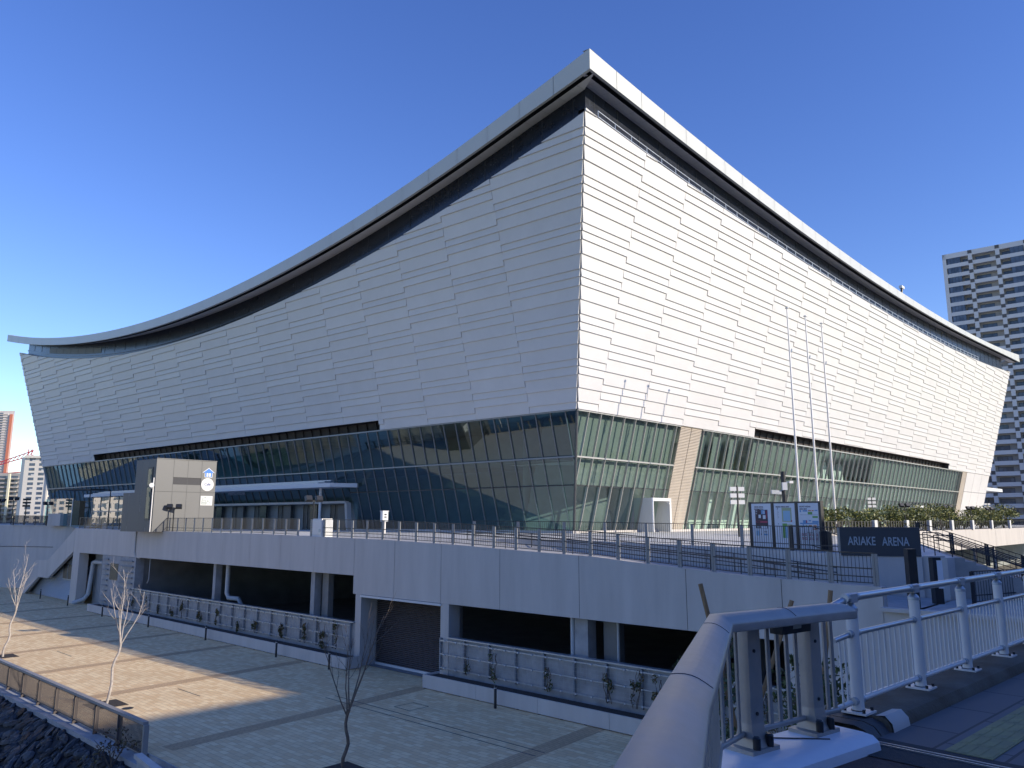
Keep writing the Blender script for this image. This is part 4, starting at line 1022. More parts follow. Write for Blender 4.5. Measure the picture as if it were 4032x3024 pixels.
dsc = thing('disc_sign', QL(75.6, 2.8, 9.9), 'round white blank-looking hanging disc sign left of the cafe front', 'sign')
b = MB(); c = QL(76.6, 2.8, 10.05)
b.tube([c - nR * 0.06, c + nR * 0.06], 0.62, 28); b.build('disc', M_wtick, dsc); MB().bar(c - nR * 0.0, QL(74.8, 2.8, 10.05), 0.06, 0.2).build('bracket', M_black, dsc)
XF = None
# three-panel luminaires
def ladder_lamp(p, h, rot, label, white=True):
    f = thing('ladder_lamp', p, label, 'lamp post', 'lamp posts with three pairs of panels')
    p = Vector(p); d = V(math.cos(rot), math.sin(rot), 0)
    MB().tube([p, p + UP * h], 0.06, 8).build('pole', M_black, f)
    for i in range(3):
        z = h - 0.22 - i * 0.42
        for sgn in (-1, 1):
            b = MB(); c = p + d * sgn * 0.27 + UP * z; o = V(d.y, -d.x, 0)
            b.box(c - UP * 0.13, d * 0.21, o * 0.045, UP * 0.26); b.build('lamp_panel', M_wtick if white else M_black, f)
    return f
ladder_lamp(V(14.5, 50, 7.35), 3.25, 0.15, 'black lamp post with three pairs of white panels left of the information boards')
ladder_lamp(V(41.2, 89.1, 7.28), 3.75, 0.1, 'black lamp post with three pairs of white panels rising from the hedge')
ladder_lamp(V(73.5, 120.4, 7.3), 3.75, 0.1, 'black lamp post with white panels at the far right end of the hedge')
ladder_lamp(V(-65.2, 104.5, 7.75), 3.6, 0.1, 'black three-bar lamp post against the cream tower at the left', False)
# flagpoles
XF = AS
def flagpole(sp, label, i):
    P = V(C0.x, C0.y, 0) + dR * sp + nR * 14.0; f = thing('flagpole', V(P.x, P.y, 7.45), label, 'flagpole', 'bare white flagpoles')
    MB().tube([V(P.x, P.y, 7.45), V(P.x, P.y, 15), V(P.x, P.y, 23.05)], [0.085, 0.07, 0.045], 12).build('pole', M_white, f, smooth=True)
    b = MB(); b.tube([V(P.x, P.y, 23.05), V(P.x, P.y, 23.12)], 0.13, 12); b.build('truck', M_wtick, f)
    b = MB(); b.tube([V(P.x + .1, P.y, 19.9), V(P.x + .16, P.y, 20.15)], 0.05, 6); b.build('cleat', M_galv, f)
flagpole(6.8, 'tall bare white flagpole, leftmost of the three', 0); flagpole(9.84, 'tall bare white flagpole standing in the middle of the three', 1); flagpole(12.76, 'tall bare white flagpole, rightmost of the three, rising from the hedge', 2)
XF = None
# information boards
bd0, bd1 = V(12.05, 39.6, 7.02), V(14.1, 35.55, 6.98); bdir = (bd1 - bd0).normalized(); bnr = V(bdir.y, -bdir.x, 0); bnr.z = 0; bnr = bnr.normalized()
M_paper = mat('poster_paper', (0.72, 0.73, 0.75), 0.6)
PAL = dict(k=mat('print_black', (0.03, 0.025, 0.03), 0.6, col2=(0.10, 0.05, 0.06), scale=6), r=mat('print_red', (0.42, 0.06, 0.10), 0.6), b=mat('print_blue', (0.16, 0.33, 0.55), 0.6), g=mat('print_green', (0.16, 0.36, 0.08), 0.6),
           y=mat('print_olive', (0.42, 0.46, 0.26), 0.6), o=mat('print_orange', (0.62, 0.27, 0.15), 0.6), w=M_paper, n=mat('print_grey', (0.33, 0.34, 0.36), 0.6), l=mat('print_light_blue', (0.33, 0.52, 0.66), 0.6))
LB = (bd1 - bd0).length / 3
def board(i, label, title, items):
    a = bd0.lerp(bd1, i / 3); a.z = lerp(7.02, 6.98, i / 3)
    f = thing('information_board', a + bdir * LB / 2, label, 'information board', 'information boards by the ramp')
    def q(x, z, o=0.0): return a + bdir * x + UP * z + bnr * o
    b = MB(); b.box(q(0.08, 0, -0.05), bdir * 0.08, bnr * 0.09, UP * 2.28)
    if i == 2: b.box(q(LB - 0.05, 0, -0.05), bdir * 0.07, bnr * 0.09, UP * 2.28)
    b.box(q(LB / 2, 2.2, -0.05), bdir * LB / 2, bnr * 0.08, UP * 0.07); b.box(q(LB / 2, 0.0, -0.05), bdir * LB / 2, bnr * 0.07, UP * 0.1); b.build('frame', M_black, f)
    x0, x1 = 0.18, LB - (0.02 if i < 2 else 0.14)
    p = MB().box(q((x0 + x1) / 2, 0.1, 0.0), bdir * (x1 - x0) / 2, bnr * 0.02, UP * 2.1).build('panel', M_paper, f)
    for (lx, lz, body, wd, ht) in title: text_mesh('heading', body, q(x0 + lx, lz, 0.021), bdir, UP, ht, wd, 0.004, PAL['k'], p, bold=0.015)
    grp = {}
    for k_, (c, u0, v0, u1, v1) in enumerate(items):
        bb = grp.setdefault(c, MB()); o = 0.022 + k_ * 0.0006
        X = lambda u: lerp(x0, x1, u); Z = lambda v: lerp(0.1, 2.2, 1 - v)
        bb.poly([q(X(u0), Z(v1), o), q(X(u1), Z(v1), o), q(X(u1), Z(v0), o), q(X(u0), Z(v0), o)])
    for c, bb in grp.items(): bb.build('print', PAL[c], p)
    return f
kk = [('k', .19, .145, .83, .58), ('n', .22, .16, .30, .2), ('n', .22, .22, .29, .25), ('w', .36, .26, .48, .34), ('w', .58, .27, .72, .36), ('r', .75, .17, .79, .34), ('r', .24, .405, .80, .45), ('k', .26, .41, .44, .445), ('b', .50, .15, .70, .25), ('w', .60, .17, .63, .24), ('w', .66, .17, .69, .24), ('w', .45, .52, .78, .575), ('n', .24, .53, .40, .565), ('l', .2, .635, .38, .75), ('k', .45, .70, .475, .73), ('n', .62, .64, .76, .67), ('b', .60, .70, .78, .735)]
board(0, 'tall white information board with a dark poster, leftmost of the row', [(0.2, 2.0, 'ARIAKE ARENA', .62, .07), (0.2, 1.89, 'INFORMATION', .60, .07)], kk)
mm = [('y', .38, .10, .84, .42), ('l', .44, .17, .78, .40), ('r', .80, .38, .85, .42), ('g', .38, .455, .60, .78), ('y', .60, .475, .86, .78), ('l', .50, .53, .85, .775), ('n', .16, .10, .22, .12), ('k', .16, .125, .20, .14)] + [('n', .17, .16 + i * .022, .17 + .03 + .06 * ((i * 7) % 5) / 5, .168 + i * .022) for i in range(9)] + [('n', .18, .455, .22, .48)]
board(1, 'tall white board with a blue and green floor plan, middle of the row', [(0.12, 2.0, 'ARIAKE ARENA MAP', .86, .07)], mm)
aa = [('b', .08, .155, .15, .2), ('b', .24, .155, .46, .19), ('o', .50, .155, .65, .18), ('o', .68, .155, .78, .18), ('b', .82, .155, .96, .175), ('g', .48, .195, .70, .25), ('n', .1, .255, .98, .262), ('g', .70, .285, .96, .325), ('b', .22, .375, .42, .44), ('b', .50, .375, .62, .40), ('b', .06, .435, .96, .462), ('b', .20, .46, .25, .52), ('b', .91, .46, .96, .57), ('b', .68, .39, .98, .43), ('o', .50, .48, .66, .525), ('o', .72, .48, .88, .525), ('o', .72, .55, .90, .58), ('r', .38, .38, .43, .44), ('y', .36, .48, .42, .5), ('n', .1, .53, .2, .54)] + [('r', .13 + .17 * (i % 5), .665 + .085 * (i // 5), .22 + .17 * (i % 5), .715 + .085 * (i // 5)) for i in range(10)] + [('w', .15 + .17 * (i % 5), .675 + .085 * (i // 5), .20 + .17 * (i % 5), .705 + .085 * (i // 5)) for i in range(10)] + [('n', .40, .635, .70, .648)]
board(2, 'tall white board with a blue and orange area map, rightmost of the row', [(0.08, 2.0, 'ARIAKE ARENA', .68, .07), (0.08, 1.89, 'AREA MAP', .46, .07)], aa)
ep = MB(); ep.box(V(14.15, 35.4, 6.98), V(0.22, 0, 0), V(0, 0.12, 0), UP * 0.92)
tag(ep.build('ballast_block', M_black), 'squat black block at the foot of the rightmost information board', 'block')
# camera pole
cp_ = thing('camera_pole', V(16.2, 46, 7.3), 'thick black pole with white cameras behind the information boards', 'camera pole')
P = V(16.12, 46, 7.3); b = MB(); b.tube([P, P + UP * 2.6, P + UP * 3.0], [0.13, 0.13, 0.11], 12); b.tube([P + UP * 3.0, P + UP * 3.95], 0.14, 12); b.build('pole', M_black, cp_)
b = MB(); b.box(P + UP * 2.62 + V(-0.5, -0.1, 0), V(0.3, 0.05, -0.02), V(0, .09, 0), UP * 0.22); b.bar(P + UP * 2.9, P + UP * 2.78 + V(-0.3, -0.1, 0), .05, .05); b.build('camera', M_galv, cp_)
b = MB(); b.bar(P + UP * 3.3, P + UP * 3.3 + V(0.42, -0.1, 0.05), .06, .06); b.box(P + UP * 3.25 + V(0.42, -0.1, 0), V(0.12, 0.03, 0), V(0, .07, 0), UP * 0.14); b.build('camera', M_wtick, cp_)
MB().box(P + UP * 2.85 + V(0, -0.16, 0), V(0.14, 0, 0), V(0, .08, 0), UP * 0.45).build('junction_box', M_wtick, cp_)
# dark name sign
sg = thing('name_sign', V(15.0, 31.4, 6.95), 'dark block sign with pale ARIAKE ARENA lettering at the end of the ramp', 'sign')
a = V(13.95, 32.4, 6.98); c = V(16.35, 31.35, 6.98)
a = V((3302 - 2016) / 3075 * 32.2, 32.2, 6.98); c = V((3616 - 2016) / 3075 * 31.0, 31.0, 6.98); sdr = (c - a).normalized(); L_ = (c - a).length; sn = V(sdr.y, -sdr.x, 0)
b = MB(); b.box((a + c) / 2 - sn * 0.3, sdr * L_ / 2, sn * 0.3, UP * 1.14); b.build('block', mat('sign_charcoal', (0.035, 0.042, 0.055), 0.5, var=0.1, scale=1), sg)
M_let = mat('letter_blue_grey', (0.34, 0.40, 0.46), 0.5)
text_mesh('letters', 'ARIAKE', a + sdr * 0.287 + UP * 0.42, sdr, UP, 0.34, 1.03, 0.02, M_let, sg, bold=0.012); text_mesh('letters', 'ARENA', a + sdr * 1.553 + UP * 0.41, sdr, UP, 0.34, 0.98, 0.02, M_let, sg, bold=0.012)
b = MB(); b.box((a + c) / 2 - sn * 0.32 + UP * (4.6 - 6.98), sdr * L_ / 2, sn * 0.27, UP * 2.375); b.build('plinth', M_conc, sg)
for (x, y, zb, zt, wd, lab) in ((13.35, 26.4, 5.4, 7.45, 0.14, 'black square pillar ending the ramp railing'), (15.55, 29.0, 5.4, 7.05, 0.15, 'black gate post with a white paper notice')):
    f = thing('gate_post', V(x, y, zb), lab, 'post'); MB().box(V(x, y, zb), V(wd, 0, 0), V(0, wd, 0), UP * (zt - zb)).build('shaft', M_black, f)
    if wd == 0.15: MB().box(V(x + .08, y - wd - 0.012, zb + 0.55), V(.1, 0, 0), V(0, .006, 0), UP * 1.0).build('notice', M_paper, f); MB().bar(V(x - .3, y, zt + .03), V(x + .3, y, zt + .03), .36, .05).build('cap', M_galv, f)
# hedge edge: slat fence, white posts, shrubs
pf = thing('slat_fence', RD(10, 7.47), 'low dark slat fence with white posts along the sunny terrace edge', 'fence')
pk = [-21, -10.5, -3.0, 3.2, 10.2, 17.6, 25.5, 34, 44, 56, 70]
for a_, c_ in zip(pk, pk[1:]):
    b = MB(); n = max(3, int((c_ - a_) / 0.62))
    for i in range(n):
        k0, k1 = lerp(a_ + .25, c_ - .25, i / n), lerp(a_ + .25, c_ - .25, (i + .86) / n)
        b.hexa([RD(k0, 7.5, 0.0), RD(k1, 7.5, -0.1), RD(k1, 7.5, -0.14), RD(k0, 7.5, -0.04)], [RD(k0, 8.32, 0.0), RD(k1, 8.32, -0.1), RD(k1, 8.32, -0.14), RD(k0, 8.32, -0.04)])
    b.bar(RD(a_, 8.3, -0.08), RD(c_, 8.3, -0.08), 0.1, 0.05); b.build('slat_panel', mat('bronze_slat', (0.05, 0.047, 0.042), 0.5, var=0.3, scale=2), pf)
for k in pk[1:]: MB().box(RD(k, 7.45, 0.02), dR * 0.35, nR * 0.14, UP * 1.12).build('post', M_wtick, pf)
for k, lab in ((-2.3, 'left end'), (10.6, 'second from the left'), (18.6, 'third from the left'), (26.5, 'fourth from the left')): floodlight(RD(k, 8.3, -0.25), 'black twin floodlight on the hedge fence, ' + lab, 1.45, R(15), 'floodlights above the hedge')
def shrub(p, h, wd, label, r, name='shrub', mats=None, n=170, grp='shrubs behind the slat fence', leaf=0.13):
    p = Vector(p); f = thing(name, p, label, 'shrub', grp)
    b = MB(); tips = []
    for i in range(5):
        q = [p]; d = V(r.uniform(-.4, .4), r.uniform(-.4, .4), 1)
        for j in range(4): q.append(q[-1] + d * h * 0.2 + V(r.uniform(-.08, .08), r.uniform(-.08, .08), 0))
        b.tube(q, [0.035, 0.03, 0.02, 0.012, 0.006], 5); tips += q[1:]
    b.build('stems', M_barkd, f)
    b = MB(); mats = mats or [M_leaf, M_leafy]
    for i in range(9):
        t = r.choice(tips); leafcloud(b, t + V(r.gauss(0, wd * .25), r.gauss(0, wd * .25), r.uniform(-.1, .25) * h * .5), wd * .34, wd * .34, h * .14, n // 9, leaf, r, mats=len(mats))
    b.build('foliage', mats, f); return f
rs_ = random.Random(11); k = -21.5; i = 0
ordn = lambda i: ['first', 'second', 'third', 'fourth', 'fifth', 'sixth', 'seventh', 'eighth', 'ninth', 'tenth', '11th', '12th', '13th', '14th', '15th', '16th', '17th', '18th', '19th', '20th', '21st', '22nd', '23rd', '24th', '25th', '26th', '27th', '28th', '29th', '30th', '31st', '32nd', '33rd', '34th', '35th', '36th'][i]
while k < 62 and i < 36:
    hh = AK * interp([(-22, 1.7), (-17, 1.5), (-8, 1.6), (2, 2.0), (10, 2.3), (20, 2.3), (60, 2.7)], k) * rs_.uniform(0.85, 1.25)
    shrub(RD(k, 7.45, -0.9 - rs_.uniform(0, .9)), hh, hh * 0.95, 'leafy olive green shrub behind the dark slat fence, %s from the left' % ordn(i), rs_, n=int(420 + 120 * (k > 0)), leaf=0.15)
    k += rs_.uniform(1.3, 2.1) * (1 if k < 10 else 1.25); i += 1

# ================================================================== PLAZA: bollards, bare trees, river fence, stones
def bollard(p, label):
    f = thing('bollard', p, label, 'bollard', 'slim dark bollards along the planters'); p = Vector(p)
    MB().tube([p, p + UP * 0.98, p + UP * 1.0], [0.065, 0.065, 0.05], 12).build('shaft', M_black, f, smooth=True)
    MB().tube([p + UP * 0.86, p + UP * 0.9], 0.068, 12).build('band', M_galv, f)
for p, lab in (((-51.2, 86.2), 'slim dark bollard in front of the corrugated wall'), ((-44.3, 79.3), 'slim dark bollard beside the drainpipe alcove'), ((-36.3, 70.6), 'slim dark bollard at the left end of the long planter'), ((-29.0, 63.7), 'dark bollard at the left planter, second from its left end'), ((-21.8, 57.0), 'dark bollard at the left planter, third from its left end'), ((-14.7, 50.1), 'dark bollard at the left planter, second from the shutter'), ((-10.46, 46.1), 'dark bollard at the left planter, nearest the shutter'), ((-0.76, 36.87), 'slim dark bollard in front of the right planter box')):
    bollard((*p, 0), lab)
def bare_tree(p, h, label, seed, lean, forkz, dark=False):
    r = random.Random(seed); p = Vector((*p, 0)); f = thing('bare_tree', p, label, 'bare tree', 'leafless young trees on the plaza')
    tr = MB(); q = [p]; n = 9; rr = [0.068]
    for i in range(1, n + 1):
        z = forkz * i / n; q.append(p + V(lean[0] * (z / forkz) + 0.07 * math.sin(i * 1.1 + seed), lean[1] * (z / forkz) + 0.05 * math.cos(i * 1.7), z)); rr.append(lerp(0.066, 0.05, i / n))
    tr.tube(q, rr, 10); tk = tr.build('trunk', M_bark if not dark else M_barkd, f, smooth=True)
    br = MB()
    def grow(a, d, L, r0, depth):
        pts = [a]; rad = [r0]; n = 5 if depth < 2 else 3; dd = d.copy()
        for i in range(n):
            dd = (dd + V(r.gauss(0, .10), r.gauss(0, .10), 0.05 + 0.03 * depth)).normalized()
            pts.append(pts[-1] + dd * L / n); rad.append(lerp(r0, r0 * 0.35, (i + 1) / n))
        br.tube(pts, rad, 6 if depth < 2 else 4, cap=depth < 2)
        if depth >= 2 or L < 0.18: return
        m = 4 if depth == 0 else 3
        for i in range(m):
            t = 0.35 + 0.6 * (i + r.random() * .6) / m; k_ = min(n - 1, int(t * n)); pos = pts[k_].lerp(pts[k_ + 1], t * n - k_)
            perp = V(r.gauss(0, 1), r.gauss(0, 1), r.gauss(0, .3)); perp = (perp - dd * perp.dot(dd)).normalized()
            grow(pos, (dd * 0.85 + perp * r.uniform(.4, .65)).normalized(), L * r.uniform(.32, .5) * (0.9 if depth else 0.85), max(0.0055, rad[k_] * 0.5), depth + 1)
    top = q[-1]; H = h - forkz; a0 = r.uniform(0, 6.28)
    for i in range(5):
        an = a0 + i * 1.2566 + r.uniform(-.3, .3); sp = 0.36 if i else 0.03
        st = top if i < 3 else q[-2]
        grow(st, V(math.cos(an) * sp, math.sin(an) * sp, 1).normalized(), H * (1.0 if i == 0 else r.uniform(.62, .9)), 0.036 if i == 0 else 0.028, 0)
    br.build('branches', M_bark if not dark else M_barkd, tk, smooth=True)
    b = MB(); b.poly([p + dW * x + nW * y + UP * 0.008 for x, y in ((-.9, -.75), (.7, -.75), (.7, .75), (-.9, .75))]); tag(b.build('soil_pit', M_soil), kind='structure')
    return f
bare_tree((-31.8, 50.25), 6.3, 'slender leafless tree at the far left of the plaza', 4, (.5, 0), 2.9)
bare_tree((-18.73, 37.53), 6.1, 'slender leafless tree in the sunny patch by the river fence', 12, (.35, .1), 2.95)
bare_tree((-5.69, 27.93), 5.3, 'dark leafless tree in front of the roller shutter', 22, (.08, 0), 2.0, True)
# drain lids beside the trees
for x, y in ((-19.6, 38.25), (-17.4, 36.85), (-31.5, 49.2)):
    b = MB(); b.tube([V(x, y, 0.006), V(x, y, 0.018)], 0.24, 20); tag(b.build('drain_lid', M_dark), {-19.6: 'round dark drain lid left of the sunny tree', -17.4: 'round dark drain lid right of the sunny tree', -31.5: 'round dark drain lid by the far left tree'}[x], 'drain lid')
# river fence
M_bronze = mat('bronze_fence', (0.075, 0.06, 0.055), 0.45, var=0.15, scale=2); M_rail = mat('taupe_rail', (0.30, 0.275, 0.25), 0.45, var=0.06, scale=2)
rf = thing('river_fence', RF1, 'brown river fence with a broad top rail and close bars above the stone bank', 'fence')
L = 34.0; pA = RF1 - dF * L
b = MB(); b.bar(pA + UP * 1.07, RF1 + dF * 0.05 + UP * 1.07, 0.20, 0.10); b.build('top_rail', M_rail, rf)
n = 14
for i in range(n + 1):
    p = RF1 - dF * L * i / n
    b = MB(); b.box(p - UP * 0.3, dF * 0.04, nF * 0.05, UP * 1.34); b.box(p - UP * 0.32 - nF * 0.08, dF * 0.05, nF * 0.03, UP * 1.2); b.build('post', M_bronze, rf)
b = MB(); b.box(RF1 - dF * -0.10 - UP * 0.2, dF * 0.06, nF * 0.09, UP * 1.22); b.build('end_post', M_rail, rf)
for i in range(n):
    b = MB()
    p, q = RF1 - dF * (L * i / n + 0.06), RF1 - dF * (L * (i + 1) / n - 0.06)
    b.bar(p + UP * 0.02, q + UP * 0.02, 0.04, 0.045); b.bar(p + UP * 0.98, q + UP * 0.98, 0.04, 0.045)
    m = 22
    for j in range(1, m): c = p.lerp(q, j / m); b.bar(c + UP * 0.02, c + UP * 0.98, 0.018, 0.034, up=dF)
    b.build('bar_panel', M_bronze, rf)
kq = [pA - dF * 30 - nF * 0.16, RF1 + dF * 6 - nF * 0.16, RF1 + dF * 6 - nF * 0.6, pA - dF * 30 - nF * 0.6]
tag(MB().hexa([p - UP * 0.7 for p in kq], [p - UP * 0.004 for p in kq]).hexa([pA - dF * 30 + nF * 0.42 - UP * 0.6, RF1 + dF * 6 + nF * 0.42 - UP * 0.6, RF1 + dF * 6 - nF * 0.22 - UP * 0.6, pA - dF * 30 - nF * 0.22 - UP * 0.6], [pA - dF * 30 + nF * 0.42 - UP * 0.16, RF1 + dF * 6 + nF * 0.42 - UP * 0.16, RF1 + dF * 6 - nF * 0.22 - UP * 0.16, pA - dF * 30 - nF * 0.22 - UP * 0.16]).build('river_kerb', M_concd), 'long pale concrete kerb under the river fence', 'kerb')
# stone bank
def bank(a, o): return RF1 - dF * a + nF * (0.42 + o) + UP * (-0.35 - o * 0.75)
b = MB(); rows = []
for i in range(30):
    rows.append([bank(lerp(-10, 60, i / 29), o) for o in (0, 2, 5, 9, 14)])
b.grid(rows); tag(b.build('river_bank', mat('bank_earth', (0.02, 0.02, 0.022), 0.95, var=0.4, scale=2)), kind='structure')
b = MB(); rk = random.Random(5)
def stone(c, s, nrm):
    ico = []
    for th in range(5):
        for ph in range(7):
            a_ = th / 4 * math.pi; p_ = ph / 7 * 2 * math.pi; ico.append(V(math.sin(a_) * math.cos(p_), math.sin(a_) * math.sin(p_), math.cos(a_)))
    ax = V(s * rk.uniform(.8, 1.7), s * rk.uniform(.6, 1.0), s * rk.uniform(.35, .6)); M_ = Matrix.Rotation(rk.uniform(0, 6.28), 3, nrm) @ nrm.to_track_quat('Z', 'Y').to_matrix() @ Matrix.Rotation(rk.uniform(-.4, .4), 3, 'X')
    rows = []
    for th in range(5):
        rows.append([c + M_ @ V(*(v * a2 * rk.uniform(.78, 1.15) for v, a2 in zip(ico[th * 7 + ph], ax))) for ph in range(7)])
    b.grid(rows, rk.choice((0, 0, 0, 1, 2)), closed=True)
nrm = (nF * 0.75 + UP).normalized()
for i in range(1500):
    o = abs(rk.gauss(0, 1)) * 3.2 + 0.1; a_ = rk.uniform(-6, 26)
    if o > 9: continue
    stone(bank(a_, o) + nrm * 0.05, rk.uniform(.13, .34), nrm)
tag(b.build('bank_stones', [mat('stone_dark', (0.035, 0.037, 0.042), 0.7, var=0.5, scale=3, bump=0.5), mat('stone_mid', (0.06, 0.063, 0.07), 0.7, var=0.5, scale=3, bump=0.5), mat('stone_brown', (0.045, 0.036, 0.03), 0.8, var=0.5, scale=3, bump=0.5)]), kind='stuff')
shrub(RF1 - dF * 0.9 + nF * 0.7 - UP * 0.6, 1.5, 1.6, 'dry brown bush against the end of the river fence', random.Random(2), 'bush', [M_leafb, M_twig], 260, 'bushes on the stone bank', 0.07)
shrub(RF1 + dF * 0.9 + nF * 1.9 - UP * 1.7, 1.4, 1.7, 'dry brown bush lower down the stone bank', random.Random(8), 'bush', [M_leafb, M_twig], 260, 'bushes on the stone bank', 0.07)
cpn = thing('pale_parapet', V(-12.3, 28.4, -0.3), 'pale flat-topped parapet rail starting beside the river fence end', 'parapet')
pa, pb = V(-13.0, 28.55, 0.35), V(-6.0, 20.5, 0.35)
MB().bar(pa, pb, 0.26, 0.14).build('coping', M_conc, cpn); MB().bar(pa - UP * .5 + (pb - pa).normalized() * .15, pb - UP * .5, 0.12, 0.86).build('wall', M_galv, cpn)

# ================================================================== FOOTBRIDGE IN THE FOREGROUND
BZ = 6.8
bdv = V(0.733, 0.680, 0); bnv = V(0.680, -0.733, 0)              # along the white rail; bnv points on to the walkway
Q0 = V(2.75, 6.46, 0)
fb = thing('footbridge', V(3, 4, 5.6), 'footbridge deck with dark slabs, yellow tactile strip, joint plate and kerbs, in deep shade', 'footbridge')
def Bq(k, o, z): return Q0 + bdv * k + bnv * o + UP * z
M_slab = brick_mat('bridge_slabs', (0.115, 0.115, 0.122), (0.14, 0.14, 0.148), (0.04, 0.042, 0.048), 0.9, 0.45, -math.atan2(bdv.y, bdv.x), 0.7, 0.012, 0.2)
M_red = mat('rust_carpet', (0.10, 0.06, 0.05), 0.95, var=0.22, scale=14, bump=0.5, bscale=90)
M_asph = mat('joint_asphalt', (0.035, 0.038, 0.042), 0.85, var=0.25, scale=20, bump=0.4, bscale=120)
M_old = mat('weathered_kerb', (0.15, 0.135, 0.11), 0.95, col2=(0.09, 0.065, 0.04), scale=2.2, bump=0.5, bscale=40)
M_wrap = mat('white_wrapped_kerb', (0.72, 0.74, 0.78), 0.42, var=0.04, scale=3, bump=0.25, bscale=7)
k0 = -0.42
b = MB(); b.poly([Bq(k0 + 0.16, 0.2, BZ), Bq(20, 0.2, BZ), Bq(20, 6, BZ), Bq(k0 + 0.16, 6, BZ)]); b.build('slab_paving', M_slab, fb)
b = MB(); b.poly([V(-0.6, -1.0, BZ - .004), V(0.65, 3.7, BZ - .004), V(0.95, 4.5, BZ - .004), V(1.26, 4.98, BZ - .004), V(2.5, 5.9, BZ - .004), Bq(k0 - 0.31, -0.1, BZ - 0.004), Bq(k0 - 0.31, 6, BZ - 0.004), Bq(k0 - 8, 6, BZ - 0.004)]); b.build('carpet_paving', M_red, fb)
b = MB(); b.poly([Bq(k0 - 0.33, -0.3, BZ + 0.002), Bq(k0 + 0.18, -0.3, BZ + 0.002), Bq(k0 + 0.18, 6, BZ + 0.002), Bq(k0 - 0.33, 6, BZ + 0.002)]); b.build('joint_strip', M_asph, fb)
b = MB()
b.bar(Bq(k0 - 0.02, -0.1, BZ + 0.006), Bq(k0 - 0.02, 6, BZ + 0.006), 0.012, 0.012); b.bar(Bq(k0 + 0.035, -0.1, BZ + 0.006), Bq(k0 + 0.035, 6, BZ + 0.006), 0.014, 0.012); b.build('joint_plate', M_steel, fb)
b = MB(); b.bar(Bq(k0 + 0.008, -0.1, BZ + 0.004), Bq(k0 + 0.008, 6, BZ + 0.004), 0.045, 0.006); b.build('joint_seal', M_joint, fb)
# tactile strip with raised bars
M_tac = mat('tactile_yellow', (0.34, 0.31, 0.13), 0.75, col2=(0.24, 0.22, 0.12), scale=7, bump=0.15, bscale=60)
tcb = Bq(k0 + 0.2, 0.72, 0)
b = MB(); k = k0 + 0.17
while k < 9:
    b.box(Bq(k + 0.147, 0.85, BZ + 0.001), bdv * 0.146, bnv * 0.15, UP * 0.006)
    for j in range(4): b.hexa([Bq(k + 0.02, 0.73 + j * .075, BZ + .006), Bq(k + 0.275, 0.73 + j * .075, BZ + .006), Bq(k + 0.275, 0.765 + j * .075, BZ + .006), Bq(k + 0.02, 0.765 + j * .075, BZ + .006)], [Bq(k + 0.03, 0.735 + j * .075, BZ + .012), Bq(k + 0.265, 0.735 + j * .075, BZ + .012), Bq(k + 0.265, 0.76 + j * .075, BZ + .012), Bq(k + 0.03, 0.76 + j * .075, BZ + .012)])
    k += 0.298
b.build('tactile_strip', M_tac, fb)
b = MB(); b.box(Bq(k0 - 0.75, 1.02, BZ), bdv * 0.15, bnv * 0.15, UP * 0.01); b.build('tactile_tile', M_tac, fb)
b = MB(); b.box(Bq(k0 - 0.7, 1.02, BZ - 0.001), bdv * 0.28, bnv * 0.34, UP * 0.005); b.build('tile_border', M_asph, fb)
# weathered kerb carrying the white rail
b = MB(); prof = [(-0.22, -0.6), (-0.22, 0.10), (0.17, 0.10), (0.225, 0.085), (0.25, 0.04), (0.26, 0.0), (0.26, -0.05)]
ks = frange(-0.02, 20, 40)
b.grid([[Bq(k, o, BZ + z) for o, z in prof] for k in ks]); b.poly([Bq(-0.02, o, BZ + z) for o, z in prof]); b.build('kerb', M_old, fb, smooth=True)
b = MB(); b.grid([[Bq(k, o, BZ + z) for o, z in [(0.14, 0.103), (0.21, 0.112), (0.262, 0.06), (0.272, 0.0)]] for k in frange(-0.02, 0.30, 4)]); b.build('kerb_patch', M_conc, fb, smooth=True)
for ka, m_ in ((-0.36, M_red), (-0.19, M_old)):
    b = MB(); pr = [(-0.22, 0.03), (-0.15, 0.085), (0.12, 0.085), (0.2, 0.06), (0.25, 0.0)]
    b.grid([[Bq(k, o, BZ + z) for o, z in pr] for k in frange(ka, ka + 0.155, 4)]); b.build('rubber_cover', mat('black_rubber', (0.04, 0.042, 0.047), 0.6, var=0.3, scale=8, bump=0.2), fb, smooth=True)
# white wrapped kerb under the grey rail
wd = V(0.80, 0.60, 0); wn = V(0.60, -0.80, 0); E0 = V(2.50, 5.93, 0)
prof = [(-0.34, -0.5), (-0.34, 0.07), (-0.30, 0.10), (0.04, 0.10), (0.12, 0.09), (0.165, 0.055), (0.175, 0.0), (0.175, -0.05)]
rows = []
pathk = [(E0, wn), (E0 - wd * 0.8, wn), (V(1.26, 5.0, 0), wn), (V(0.95, 4.55, 0), V(0.85, -0.53, 0)), (V(0.62, 3.7, 0), V(0.95, -0.3, 0)), (V(-0.6, -1.0, 0), V(0.955, -0.29, 0))]
for p, n_ in pathk: rows.append([p + n_ * o + UP * (BZ + z) for o, z in prof])
b = MB(); b.grid(rows); b.poly(rows[0]); b.build('white_kerb', M_wrap, fb, smooth=True)
b = MB(); b.bar(E0 - wd * 0.72 - wn * 0.28 + UP * (BZ + 0.104), E0 - wd * 0.38 + wn * 0.02 + UP * (BZ + 0.104), 0.012, 0.006); b.build('kerb_crease', M_joint, fb)
b = MB()
for P0, P1, n_ in ((Bq(20, -0.22, 0), Bq(-0.4, -0.22, 0), None), (V(2.2, 6.05, 0), V(0.95, 5.0, 0), None), (V(0.95, 5.0, 0), V(-0.75, -1, 0), None)):
    b.poly([P0 + UP * 5.6, P1 + UP * 5.6, P1 + UP * 6.86, P0 + UP * 6.86])
